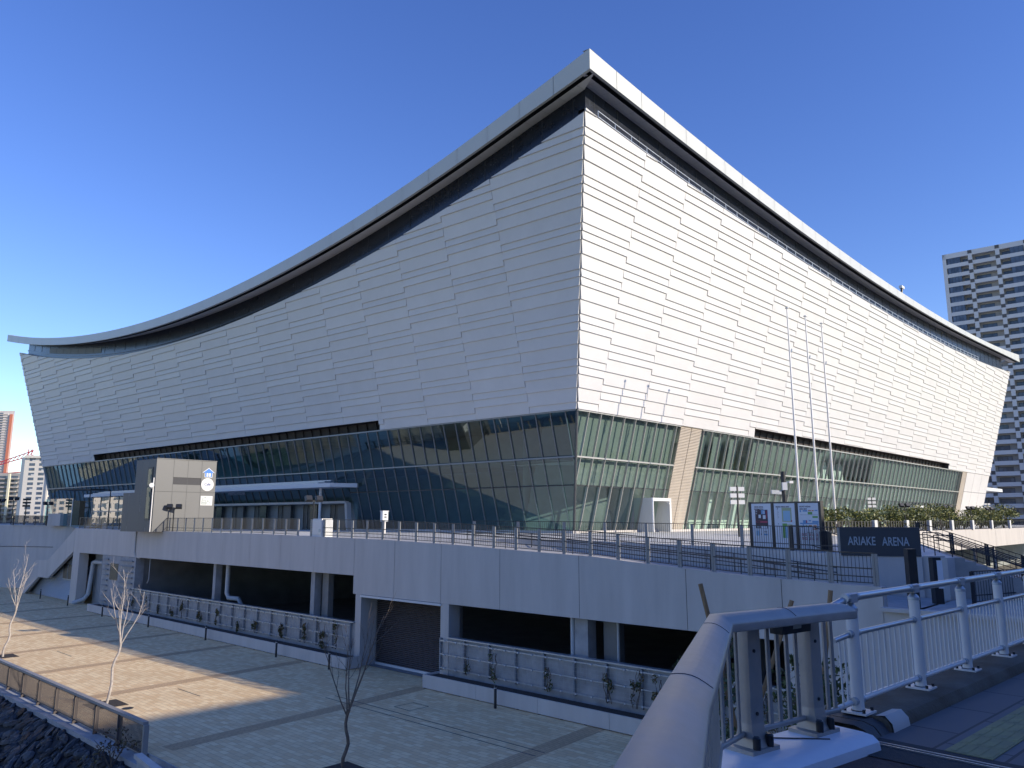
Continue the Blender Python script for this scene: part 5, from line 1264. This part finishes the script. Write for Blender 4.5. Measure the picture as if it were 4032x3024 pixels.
b.poly([Bq(20, -0.22, 5.6), Bq(-0.4, -0.22, 5.6), V(0.95, 5.0, 5.6), V(-0.75, -1.0, 5.6), Bq(-8, 6, 5.6), Bq(20, 6, 5.6)])
b.build('girder', M_conc, fb)
# white tubular rail
wr = thing('white_railing', Bq(3, 0, 6.9), 'white tubular footbridge railing with round posts and thin bars', 'railing')
ZK = BZ + 0.10
posts = [0.0, 1.32, 2.58, 3.80, 5.02, 6.24, 7.46]
for k in posts:
    b = MB(); b.tube([Bq(k, 0, ZK), Bq(k, 0, ZK + 0.78)], 0.047, 18); po = b.build('post', M_white, wr, smooth=True)
    b = MB(); b.tube([Bq(k, 0, ZK + 0.775), Bq(k, 0, ZK + 0.80), Bq(k, 0, ZK + 0.835)], [0.052, 0.05, 0.022], 16); b.bar(Bq(k - .06, 0, ZK + 0.875), Bq(k + .06, 0, ZK + 0.875), 0.07, 0.07); b.tube([Bq(k - .11, 0, ZK + 0.88), Bq(k + .11, 0, ZK + 0.88)], 0.036, 12)
    b.build('cap', M_galv, po, smooth=False)
    b = MB(); b.box(Bq(k, 0, ZK), bdv * 0.10, bnv * 0.10, UP * 0.014); bp_ = b.build('base_plate', M_white, po)
    b = MB()
    for i, j in ((-1, -1), (1, -1), (1, 1), (-1, 1)): b.tube([Bq(k + i * .075, j * .075, ZK + .012), Bq(k + i * .075, j * .075, ZK + .04)], 0.013, 6)
    b.tube([Bq(k, 0, ZK + .01), Bq(k, 0, ZK + .02)], .06, 6); b.build('anchor_bolts', M_dark, po)
    for z in (0.60, 0.09):
        b = MB()
        for sg in (-1, 1): b.tube([Bq(k + sg * .03, 0, ZK + z), Bq(k + sg * .085, 0, ZK + z)], 0.031, 12)
        b.tube([Bq(k - .08, 0, ZK + z), Bq(k + .08, 0, ZK + z)], 0.024, 10); b.build('socket', M_galv, po)
def tb(pts, r, nm, m=M_white, par=None, n=12): return MB().tube(pts, r, n).build(nm, m, par or wr, smooth=True)
tb([Bq(-0.02, 0, ZK + 0.88), Bq(8.5, 0, ZK + 0.88)], 0.031, 'top_rail', M_steel)
tb([Bq(-0.03, 0, ZK + 0.88), Bq(-0.30, -0.06, ZK + 0.80)], 0.031, 'top_rail', M_steel)
for a_, c_ in zip(posts, posts[1:]):
    tb([Bq(a_ + .05, 0, ZK + 0.60), Bq(c_ - .05, 0, ZK + 0.60)], 0.022, 'mid_rail', M_steel); tb([Bq(a_ + .05, 0, ZK + 0.09), Bq(c_ - .05, 0, ZK + 0.09)], 0.021, 'low_rail', M_white)
    b = MB(); n = 10
    for i in range(1, n + 1):
        k = lerp(a_ + .03, c_ - .03, i / (n + 1)); b.tube([Bq(k, 0, ZK + 0.095), Bq(k, 0, ZK + 0.595)], 0.0085, 8)
    b.bar(Bq(a_ + .07, 0, ZK + .108), Bq(c_ - .07, 0, ZK + .108), .02, .012)
    b.build('balusters', M_white, wr, smooth=True)
tb([Bq(-0.03, 0, ZK + 0.09), Bq(-0.28, -0.08, ZK + 0.04)], 0.021, 'low_rail'); tb([Bq(-0.03, 0, ZK + 0.60), Bq(-0.3, -0.02, ZK + 0.57)], 0.021, 'mid_rail', M_steel)
b = MB()
for k in (-.10, -.19): b.tube([Bq(k, -.03, ZK + .07), Bq(k, -.03, ZK + .585)], .0085, 8)
b.build('balusters', M_white, wr, smooth=True)
# broad grey rail
gr = thing('grey_handrail', V(1.6, 5.4, 6.9), 'broad brushed grey handrail bending across the foreground, on two box posts', 'handrail')
M_grail = mat('grey_rail_metal', (0.39, 0.36, 0.325), 0.45, metal=0.35, var=0.12, scale=5, bump=0.06, bscale=25, stretch=(1, 1, 1))
Lp = [V(-0.42, -0.1, 7.8), V(0.25, 2.03, 7.8), V(0.53, 2.9, 7.8), V(1.28, 5.17, 7.8), V(2.30, 5.83, 7.8), V(2.37, 5.88, 7.79)]
Rp = [V(-0.18, -0.05, 7.755), V(0.485, 2.13, 7.755), V(0.69, 2.86, 7.755), V(1.40, 5.08, 7.755), V(2.38, 5.735, 7.755), V(2.52, 5.83, 7.75)]
rows = []
for l_, r_ in zip(Lp, Rp):
    ac = r_ - l_; ac.z = 0; pr = [l_ - UP * 0.06, l_ - UP * 0.03 - ac * 0.05]
    for i in range(7):
        t = i / 6; pr.append(l_.lerp(r_, t) + UP * (0.022 * math.sin(math.pi * t) - 0.0))
    pr += [r_ - UP * 0.012 + ac * 0.035, r_ - UP * 0.055 + ac * 0.02, r_ - UP * 0.062 - ac * 0.1, l_ - UP * 0.07 + ac * 0.15]
    rows.append(pr)
b = MB(); b.grid([r_ + [r_[0]] for r_ in rows]); b.poly(rows[-1]); rail = b.build('rail', M_grail, gr, smooth=True)
for i, t in ((2, 0.13), (2, 0.80), (3, 0.55)):
    q = [lerp(0, 1, 0)]; pts = []
    for a_, c_ in zip(rows[i][2:9], rows[i + 1][2:9]): pts.append(a_.lerp(c_, t) + UP * 0.0006)
    MB().tube(pts, 0.0022, 4).build('rail_seam', M_joint, rail)
def gpost(px, py, dv, label_bolts=True):
    dv = dv.normalized(); sv = V(dv.y, -dv.x, 0); p = V(px, py, BZ + 0.11)
    b = MB(); prof = [(0.0, .085, .10), (0.06, .075, .07), (0.16, .062, .052), (0.4, .058, .05), (0.8, .06, .055)]
    b.grid([[p + UP * z + dv * (sx * a_) + sv * (sy * c_) for sx, sy in ((-1, -1), (1, -1), (1, 1), (-1, 1), (-1, -1))] for z, a_, c_ in prof]); ps = b.build('post', M_grail, gr)
    b = MB(); b.box(p - UP * 0.012, dv * 0.145, sv * 0.115, UP * 0.028); b.build('base_plate', M_grail, ps)
    for i in (-1, 1): b = MB(); b.tube([p + dv * i * .07 + sv * .092 + UP * .014, p + dv * i * .07 + sv * .092 + UP * .085, p + dv * i * .07 + sv * .092 + UP * .095], [.026, .026, .018], 12); b.build('bolt_cap', M_black, ps)
    b = MB()
    for z in (.22, .62): b.tube([p + UP * z + sv * .05, p + UP * z + sv * .06], .012, 8)
    b.build('screws', M_dark, ps)
gpost(1.60, 5.47, wd); gpost(2.18, 5.90, wd)
b = MB(); c = V(1.97, 5.66, 7.62); b.hexa([c - wd * .17 - wn * .05, c + wd * .17 - wn * .05, c + wd * .17 + wn * .05, c - wd * .17 + wn * .05], [p + UP * .12 for p in (c - wd * .17 - wn * .06, c + wd * .17 - wn * .06, c + wd * .17 + wn * .06, c - wd * .17 + wn * .06)]); lb = b.build('light_box', M_dark, gr)
b = MB(); b.poly([c + wn * .0545 + wd * x + UP * z for x, z in ((-.05, .03), (.05, .03), (.065, .10), (-.035, .10))]); stk = b.build('sticker', mat('sticker_pale', (.45, .47, .44), .6, var=.1, scale=30), lb)
b = MB(); b.poly([c + wn * .058 + wd * x + UP * z for x, z in ((-.028, .075), (-.012, .07), (-.016, .088))]); b.build('sticker_mark', PAL['g'], stk)
def gbars(pts, n, z0=7.0, z1=7.73):
    b = MB()
    for a_, c_ in zip(pts, pts[1:]): b.tube([a_ + UP * z0, c_ + UP * z0], 0.020, 10)
    low = b.build('low_rail', M_grail, gr, smooth=True)
    for a_, c_ in zip(pts, pts[1:]):
        d = (c_ - a_).normalized(); m = max(2, round((c_ - a_).length / n))
        for i in range(m):
            p = a_.lerp(c_, (i + .5) / m); b = MB(); b.bar(p + UP * z0, p + UP * z1, 0.014, 0.036, up=d); b.build('baluster', M_grail, gr)
gbars([V(2.10, 5.86, 0), V(1.66, 5.54, 0)], 0.118); gbars([V(1.54, 5.44, 0), V(1.30, 5.13, 0), V(1.02, 4.2, 0), V(0.55, 2.75, 0)], 0.125); gbars([V(2.25, 5.97, 0), V(2.45, 6.10, 0)], 0.09)
tag(MB().bar(V(2.30, 5.98, BZ + .1), V(2.30, 5.98, BZ + .17), .05, .05).build('rail_end_bracket', M_galv, gr), None)

# staked young evergreens between the bridge and the wall
def young_tree(p, h, label, seed, stakes):
    r = random.Random(seed); p = Vector(p); f = thing('young_evergreen', p, label, 'tree', 'staked evergreens below the footbridge')
    b = MB(); q = [p]
    for i in range(6): q.append(q[-1] + V(r.uniform(-.12, .12), r.uniform(-.12, .12), h * .8 / 6))
    b.tube(q, [.09, .085, .07, .06, .045, .03, .015], 8); limbs = []
    for i in range(16):
        a_ = q[r.randrange(1, 7)]; d = V(r.gauss(0, .7), r.gauss(0, .7), r.uniform(.3, 1)).normalized(); e = a_ + d * r.uniform(.5, 1.3); b.tube([a_, a_.lerp(e, .5) + UP * .05, e], [.03, .02, .008], 5); limbs += [e, a_.lerp(e, .6)]
    b.build('trunk', M_barkd, f, smooth=True)
    b = MB()
    for e in limbs: leafcloud(b, e, .34, .34, .30, 34, .085, r, mats=2)
    for i in range(7): leafcloud(b, q[-1] + V(r.gauss(0, .25), r.gauss(0, .25), r.uniform(-.1, h * .22)), .2, .2, .18, 34, .085, r, mats=2)
    b.build('foliage', [M_leaf, mat('leaf_mid', (0.07, 0.10, 0.04), 0.5, var=0.3, scale=1.5)], f)
    for (dx, dy, tx, ty, tz, lab) in stakes:
        st = MB().tube([p + V(dx, dy, 0), V(tx, ty, tz)], 0.055, 8).build('timber_stake', M_stake)
        tag(st, lab, 'stake', 'timber stakes of the young trees')
young_tree((5.0, 18.6, 0), 6.2, 'young evergreen tree below the bend of the grey handrail', 3, [(0.9, 0, 4.35, 18.3, 6.95, 'long timber stake leaning left above the handrail bend'), (-1.0, 0, 6.55, 18.6, 6.55, 'timber stake leaning right, its top just above the grey handrail')])
young_tree((6.9, 17.5, 0), 5.3, 'shorter young evergreen tree seen between the grey posts', 9, [(-0.8, 0.3, 7.15, 17.8, 6.85, 'pale timber stake leaning right, the rightmost of the three')])

# ================================================================== LEFT WING, FAR BUILDINGS, TALL BLOCKS
wg = thing('terrace_wing', V(-64, 100.5, 0), 'plain pale concrete wall of the far terrace wing at the left edge', 'wall')
cA, cL, cR = V(-64, 100.5, 0), V(-96, 104.5, 0), V(-46, 93.5, 0)
MB().poly([cL, cA, cA + UP * 7.8, cL + UP * 7.8]).build('left_face', M_conc, wg); MB().poly([cA, cR, cR + UP * 7.72, cA + UP * 7.8]).build('right_face', M_conc, wg)
b = MB(); b.bar(cL + UP * 5.1 + V(0, -.02, 0), cA + UP * 5.1 + V(0, -.02, 0), .05, .06); b.bar(cA + UP * 5.1 + V(0, -.03, 0), cA.lerp(cR, .38) + UP * 5.1 + V(0, -.03, 0), .05, .06); b.build('groove', M_joint, wg)
vine_r = random.Random(4)
b = MB(); leafcloud(b, V(-68.0, 100.7, 2.6), 1.6, .25, 1.9, 500, .16, vine_r, mats=2)
iv = thing('wall_creeper', V(-68, 100.8, 0), 'patch of green creeper on the far pale wall at the left edge', 'creeper'); b.build('foliage', [M_leaf, M_leafb], iv)
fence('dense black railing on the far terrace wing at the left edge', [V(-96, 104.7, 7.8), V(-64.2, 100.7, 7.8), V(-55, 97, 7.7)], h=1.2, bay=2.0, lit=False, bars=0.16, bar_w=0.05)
wp = thing('white_pier', V(-56.5, 97.4, 7.7), 'short white pier in the railing before the green glass screen', 'pier'); MB().box(V(-56.6, 97.2, 7.7), V(1.0, -.4, 0), V(.2, .4, 0), UP * 1.5).build('shaft', M_conc, wp)
tb_ = random.Random(21)
for i, x in enumerate((-95, -90, -85.5, -81)): shrub(V(x, 112 + tb_.uniform(-1, 1), 7.8), 2.0, 3.0, 'dark bush behind the black railing at the left edge, %s from the left' % ordn(i), tb_, 'dark_bush', [M_leaf, M_leaf], 200, 'dark bushes at the far left', .22)

M_twin = mat('tower_glass', (0.09, 0.12, 0.17), 0.12, var=0.5, scale=0.35); M_tfr = mat('tower_frame', (0.03, 0.04, 0.06), 0.5)
M_twall = mat('tower_grey', (0.60, 0.60, 0.61), 0.75, var=0.05, scale=0.1); M_tdark = mat('tower_dark_tile', (0.09, 0.085, 0.085), 0.6, var=0.1, scale=.5); M_trec = mat('tower_recess', (0.36, 0.345, 0.335), 0.85, var=0.08, scale=.2)
tw = thing('apartment_tower', V(131.6, 225, 0), 'tall grey apartment tower with dark and white checkered pilasters behind the arena', 'apartment tower')
TP = V(131.6, 225, 0)
def TW(k, z, o=0.0): return TP - dL * k + nL * o + UP * z        # k grows to the right
NFL, FH, TOPZ, TWID = 29, 3.0, 88.27, 52.0
b = MB(); b.poly([TW(0, 0, -1.6), TW(TWID, 0, -1.6), TW(TWID, TOPZ - .1, -1.6), TW(0, TOPZ - .1, -1.6)]); b.build('recess_wall', M_trec, tw)
b = MB(); b.hexa([TW(0, 0, -18), TW(1.0, 0, -18), TW(1.0, 0), TW(0, 0)], [TW(0, TOPZ, -18), TW(1.0, TOPZ, -18), TW(1.0, TOPZ), TW(0, TOPZ)])
pil = [6.8, 13.8, 20.9, 28, 35, 42, 49]
for i in range(NFL):
    z = TOPZ - 1.5 - i * FH
    b.hexa([TW(1.0, z - 2.6, -1.6), TW(TWID, z - 2.6, -1.6), TW(TWID, z - 2.6, -.05), TW(1.0, z - 2.6, -.05)], [TW(1.0, z - 1.65, -1.6), TW(TWID, z - 1.65, -1.6), TW(TWID, z - 1.65, -.05), TW(1.0, z - 1.65, -.05)]) if False else b.hexa([TW(1.0, z - 3.0, -.2), TW(TWID, z - 3.0, -.2), TW(TWID, z - 3.0, -.02), TW(1.0, z - 3.0, -.02)], [TW(1.0, z - 1.85, -.2), TW(TWID, z - 1.85, -.2), TW(TWID, z - 1.85, -.02), TW(1.0, z - 1.85, -.02)])
    b.poly([TW(1, z - 2.4, -.2), TW(TWID, z - 2.4, -.2), TW(TWID, z - 2.4, -1.6), TW(1, z - 2.4, -1.6)]); b.poly([TW(1, z - 3.0, -.2), TW(TWID, z - 3.0, -.2), TW(TWID, z - 3.0, -1.6), TW(1, z - 3.0, -1.6)])
b.hexa([TW(0, TOPZ - 1.5, -1.6), TW(TWID, TOPZ - 1.5, -1.6), TW(TWID, TOPZ - 1.5, 0), TW(0, TOPZ - 1.5, 0)], [TW(0, TOPZ, -18), TW(TWID, TOPZ, -18), TW(TWID, TOPZ, 0), TW(0, TOPZ, 0)])
for p in pil:
    b.hexa([TW(p, 0, -1.5), TW(p + 1.05, 0, -1.5), TW(p + 1.05, 0, .10), TW(p, 0, .10)], [TW(p, TOPZ, -1.5), TW(p + 1.05, TOPZ, -1.5), TW(p + 1.05, TOPZ, .10), TW(p, TOPZ, .10)])
    for i in range(NFL + 1):
        z = TOPZ - 1.25 - i * FH; b.poly([TW(p - .01, z - 1.05 + 1.2, .115), TW(p + 1.06, z - 1.05 + 1.2, .115), TW(p + 1.06, z + 1.2, .115), TW(p - .01, z + 1.2, .115)], 1)
b.build('wall', [M_twall, M_tdark], tw)
tr_ = random.Random(6)
def twin(k0, k1, z, h, o, n, nm='window'):
    b = MB(); b.poly([TW(k0, z, o), TW(k1, z, o), TW(k1, z + h, o), TW(k0, z + h, o)])
    for i in range(n + 1): k = lerp(k0, k1, i / n); b.bar(TW(k, z, o + .03), TW(k, z + h, o + .03), .10, .05, up=dL, m=1)
    for zz in (z, z + h): b.bar(TW(k0, zz, o + .03), TW(k1, zz, o + .03), .05, .10, m=1)
    return b
small = []
for i in range(28):
    z = TOPZ - 1.5 - i * FH - 1.85 + .05
    b = twin(1.25, 4.75, z - .15, 1.95, -.1, 4); b.v += []; b2 = twin(5.2, 6.4, z - .2, 1.3, -1.55, 1)
    b.build('window', [M_twin, M_tfr], tw)
    kk0 = 0
    sh = tr_.uniform(-.3, .3); b = twin(8.4 + sh, 12.0 + sh, z - .3, 1.6, -1.55, 3); b.build('window', [M_twin, M_tfr], tw)
    twin(17.4, 20.7, z - .15, 1.95, -.1, 3).build('window', [M_twin, M_tfr], tw)
    small.append((b2, twin(15.3, 17.3, z - .3, 1.5, -1.5, 2)))
bs = MB()
for pair in small:
    for q_ in pair:
        kk0 = len(bs.v); bs.v += q_.v; bs.f += [[x + kk0 for x in f_] for f_ in q_.f]; bs.mi += q_.mi
tag(bs.build('balcony_windows', [M_twin, M_tfr], tw), kind='stuff')
def far_block(name, label, x0, x1, y, ztop, fh, wall, rows, skew=0.0, band=None, group=None):
    f = thing(name, V((x0 + x1) / 2, y, 0), label, 'apartment block', group)
    def P(x, z, o=0): return V(x, y + (x - x0) * skew - o, z)
    bk = V(-18, 0, 0); b = MB(); b.hexa([P(x0, 0, -25) + bk, P(x1, 0, -25) + bk, P(x1, 0), P(x0, 0)], [P(x0, ztop, -25) + bk, P(x1, ztop, -25) + bk, P(x1, ztop), P(x0, ztop)]); b.build('wall', wall, f)
    n = int((ztop - 3) / fh); rest = MB()
    for i in range(n):
        z = ztop - 1.2 - (i + 1) * fh + .6
        def add(nm): made.append((nm, MB())); return made[-1][1]
        made = []; rows(add, rest, P, z, i)
        for nm, b in made: b.build(nm, [M_twin, wall, M_wtick], f)
    if rest.f: tag(rest.build('window_rows', [M_twin, wall, M_wtick], f), kind='stuff')
    return f, P
M_cream = mat('cream_wall', (0.72, 0.66, 0.58), 0.8, var=0.03, scale=.05); M_pale = mat('pale_tower_wall', (0.66, 0.60, 0.57), 0.8, var=0.04, scale=.05); M_coral = mat('coral_stripe', (0.62, 0.20, 0.12), 0.7); M_bal = mat('balcony_grey', (0.40, 0.37, 0.34), 0.8, var=.1, scale=.1)
def rows_cream(add, rest, P, z, i):
    for k in range(5):
        x = -303.5 + 6.2 * k; b = add('window')
        b.poly([P(x, z, .05), P(x + 3.6, z, .05), P(x + 3.6, z + 1.7, .05), P(x, z + 1.7, .05)])
        if (i + k) % 3 == 0: b.poly([P(x + 1.7, z, .06), P(x + 3.6, z, .06), P(x + 3.6, z + .7, .06), P(x + 1.7, z + .7, .06)], 2)
cbk, P = far_block('cream_block', 'sunlit cream apartment block with small square windows left of the arena', -306.5, -250, 485, 48.6, 3.0, M_cream, rows_cream)
b = MB(); b.hexa([V(-297, 490, 48.6), V(-270, 490, 48.6), V(-270, 500, 48.6), V(-297, 500, 48.6)], [V(-297, 490, 55), V(-270, 490, 55), V(-270, 500, 55), V(-297, 500, 55)]); b.build('roof_house', M_cream, cbk)
b = MB()
for x in (-290.5, -276): b.box(V(x, 484.6, 0), V(.5, 0, 0), V(0, .5, 0), UP * 48.5)
b.box(V(-278, 484.2, 46.9), V(28.5, 0, 0), V(0, .5, 0), UP * 1.0); b.build('wall_ribs', M_cream, cbk)
def rows_bal(add, rest, P, z, i):
    add('window').poly([P(-362, z - .2, .05), P(-348, z - .2, .05), P(-348, z + 1.7, .05), P(-362, z + 1.7, .05)]); add('balcony').box(P(-355, z - .9, .9), V(8 - (i % 2), 0, 0), V(0, .9, 0), UP * 1.0, 1)
    for x in (-344, -337): add('window').poly([P(x, z, .05), P(x + 4.5, z, .05), P(x + 4.5, z + 1.5, .05), P(x, z + 1.5, .05)])
    add('balcony').box(P(-338, z - .8, .5), V(9, 0, 0), V(0, .4, 0), UP * .7, 1)
bbk, P = far_block('balcony_block', 'grey apartment block with stacked balconies left of the cream block', -372, -318, 545, 41.0, 2.95, M_bal, rows_bal)
MB().box(V(-352.5, 542.5, 0), V(.7, 0, 0), V(0, .5, 0), UP * 40.5).build('pale_fin', mat('pale_fin', (.7, .66, .5), .7), bbk)
def rows_tall(add, rest, P, z, i):
    for k in range(7):
        x = -688 + k * 11.5; b = add('window') if i < 15 and k > 1 else rest
        b.poly([P(x, z - .2, .05), P(x + 5.5, z - .2, .05), P(x + 5.5, z + 1.3, .05), P(x, z + 1.3, .05)])
    rest.box(P(-647, z - 1.1, .6), V(40, 0, 0), V(0, .5, 0), UP * .8, 1)
tbk, P = far_block('coral_tower', 'tall pale apartment tower with a coral edge stripe at the left edge', -690, -600, 920, 138.5, 3.1, M_pale, rows_tall)
b = MB(); b.box(V(-603.2, 918.8, 0), V(1.7, 0, 0), V(-.6, 1.0, 0), UP * 134); b.build('coral_stripe', M_coral, tbk)
cr = thing('red_crane', V(-375, 590, 0), 'red lattice tower crane in front of the pale tower', 'crane')
M_rc = mat('crane_red', (.5, .05, .07), .5)
b = MB()
for x in (-371.0, -368.2): b.bar(V(x, 590, 30), V(x, 590, 62), .45, .45)
for i in range(8): b.bar(V(-371 if i % 2 else -368.2, 590, 30 + 4 * i), V(-368.2 if i % 2 else -371, 590, 34 + 4 * i), .3, .3)
b.build('mast', M_rc, cr)
b = MB(); b.bar(V(-392, 590, 52), V(-367, 590, 61), .6, .6); b.bar(V(-392, 590, 50), V(-367, 590, 57.5), .6, .6)
for i in range(8): b.bar(V(lerp(-392, -367, i / 8), 590, lerp(50, 57.5, i / 8)), V(lerp(-392, -367, (i + 1) / 8), 590, lerp(52, 61, (i + 1) / 8)), .35, .35)
b.bar(V(-395, 590, 43), V(-367, 590, 45), .8, .8); b.build('jib', M_rc, cr)
XF = AS
# boom light on the roof and a canopy stub at the right end
rb = thing('roof_mast', V(62, 130, 38), 'slim dark mast with lamps poking above the sunny roof edge', 'mast')
P0 = FR(63.5, 30, 0.0); P0 = V(C0.x, C0.y, 0) + dR * 62.0 + nR * (QE - 2.5) + UP * 36.0
b = MB(); b.tube([P0, P0 + dR * 1.3 + UP * 2.9], .16, 8); b.build('pole', M_dark, rb); MB().box(P0 + dR * 1.3 + UP * 2.9, dR * .5, nR * .2, UP * .35).build('lamp', M_wtick, rb)
b = MB(); q = FR(113.2, 13.6, 0)
b.hexa([q - nR * 6, q + dR * 12 - nR * 6, q + dR * 12, q], [p + UP * .55 for p in (q - nR * 6, q + dR * 12 - nR * 6, q + dR * 12, q)]); b.build('end_canopy', M_wtick, arena)

XF = None
# ================================================================== the long block out of frame on the right that shades the foreground
BH = 25.0; cot = 1 / math.tan(R(SUN_EL)); sh2 = V(math.sin(R(SUN_AZ)), math.cos(R(SUN_AZ)), 0)
O0 = V(-11.03, 39.89, 0) + sh2 * (BH * cot)
ob = thing('station_block', O0, 'long grey building beyond the footbridge, outside the right edge, shading the foreground', 'building')
def OB(k, o, z): return O0 + dR * k + nR * o + UP * z               # o > 0 away from the arena
b = MB(); b.hexa([OB(-110, 0, -1), OB(130, 0, -1), OB(130, 30, -1), OB(-110, 30, -1)], [OB(-110, 0, BH), OB(130, 0, BH), OB(130, 30, BH), OB(-110, 30, BH)]); b.build('wall', M_twall, ob)
for i in range(6):
    b = MB(); z = 2.0 + i * 3.8
    b.poly([OB(-108, -.05, z), OB(128, -.05, z), OB(128, -.05, z + 1.9), OB(-108, -.05, z + 1.9)]); b.build('window_band', M_twin, ob)

# unseen blocks added outside the left edge to hide the horizon glow; they show only as reflections in the glass
for i, (x, y, w_, h_) in enumerate(((-205, -110, 34, 30), (-215, -55, 40, 38), (-225, 0, 36, 26), (-232, 52, 44, 34), (-240, 108, 40, 28), (-262, 165, 44, 36), (-296, 238, 46, 34), (-322, 300, 46, 40), (-350, 365, 50, 36))):
    q = thing('horizon_screen_block', V(x, y, -1), 'added block outside the left edge hiding the horizon glow from the glass, %s from the footbridge' % ordn(i), 'apartment block', 'added blocks hiding the horizon glow')
    MB().box(V(x, y, -1), V(12, 0, 0), V(0, w_ / 2, 0), UP * h_).build('wall', M_cream if i % 2 else M_bal, q)
    for z in frange(2, h_ - 4, int(h_ / 3.2)):
        b = MB(); n = int(w_ / 5)
        for j in range(n):
            y0 = y - w_ / 2 + 1.5 + j * 5; b.poly([V(x + 12.05, y0, z), V(x + 12.05, y0 + 2.8, z), V(x + 12.05, y0 + 2.8, z + 1.6), V(x + 12.05, y0, z + 1.6)])
        tag(b.build('window_row', M_twin, q), kind='stuff')
#TAIL
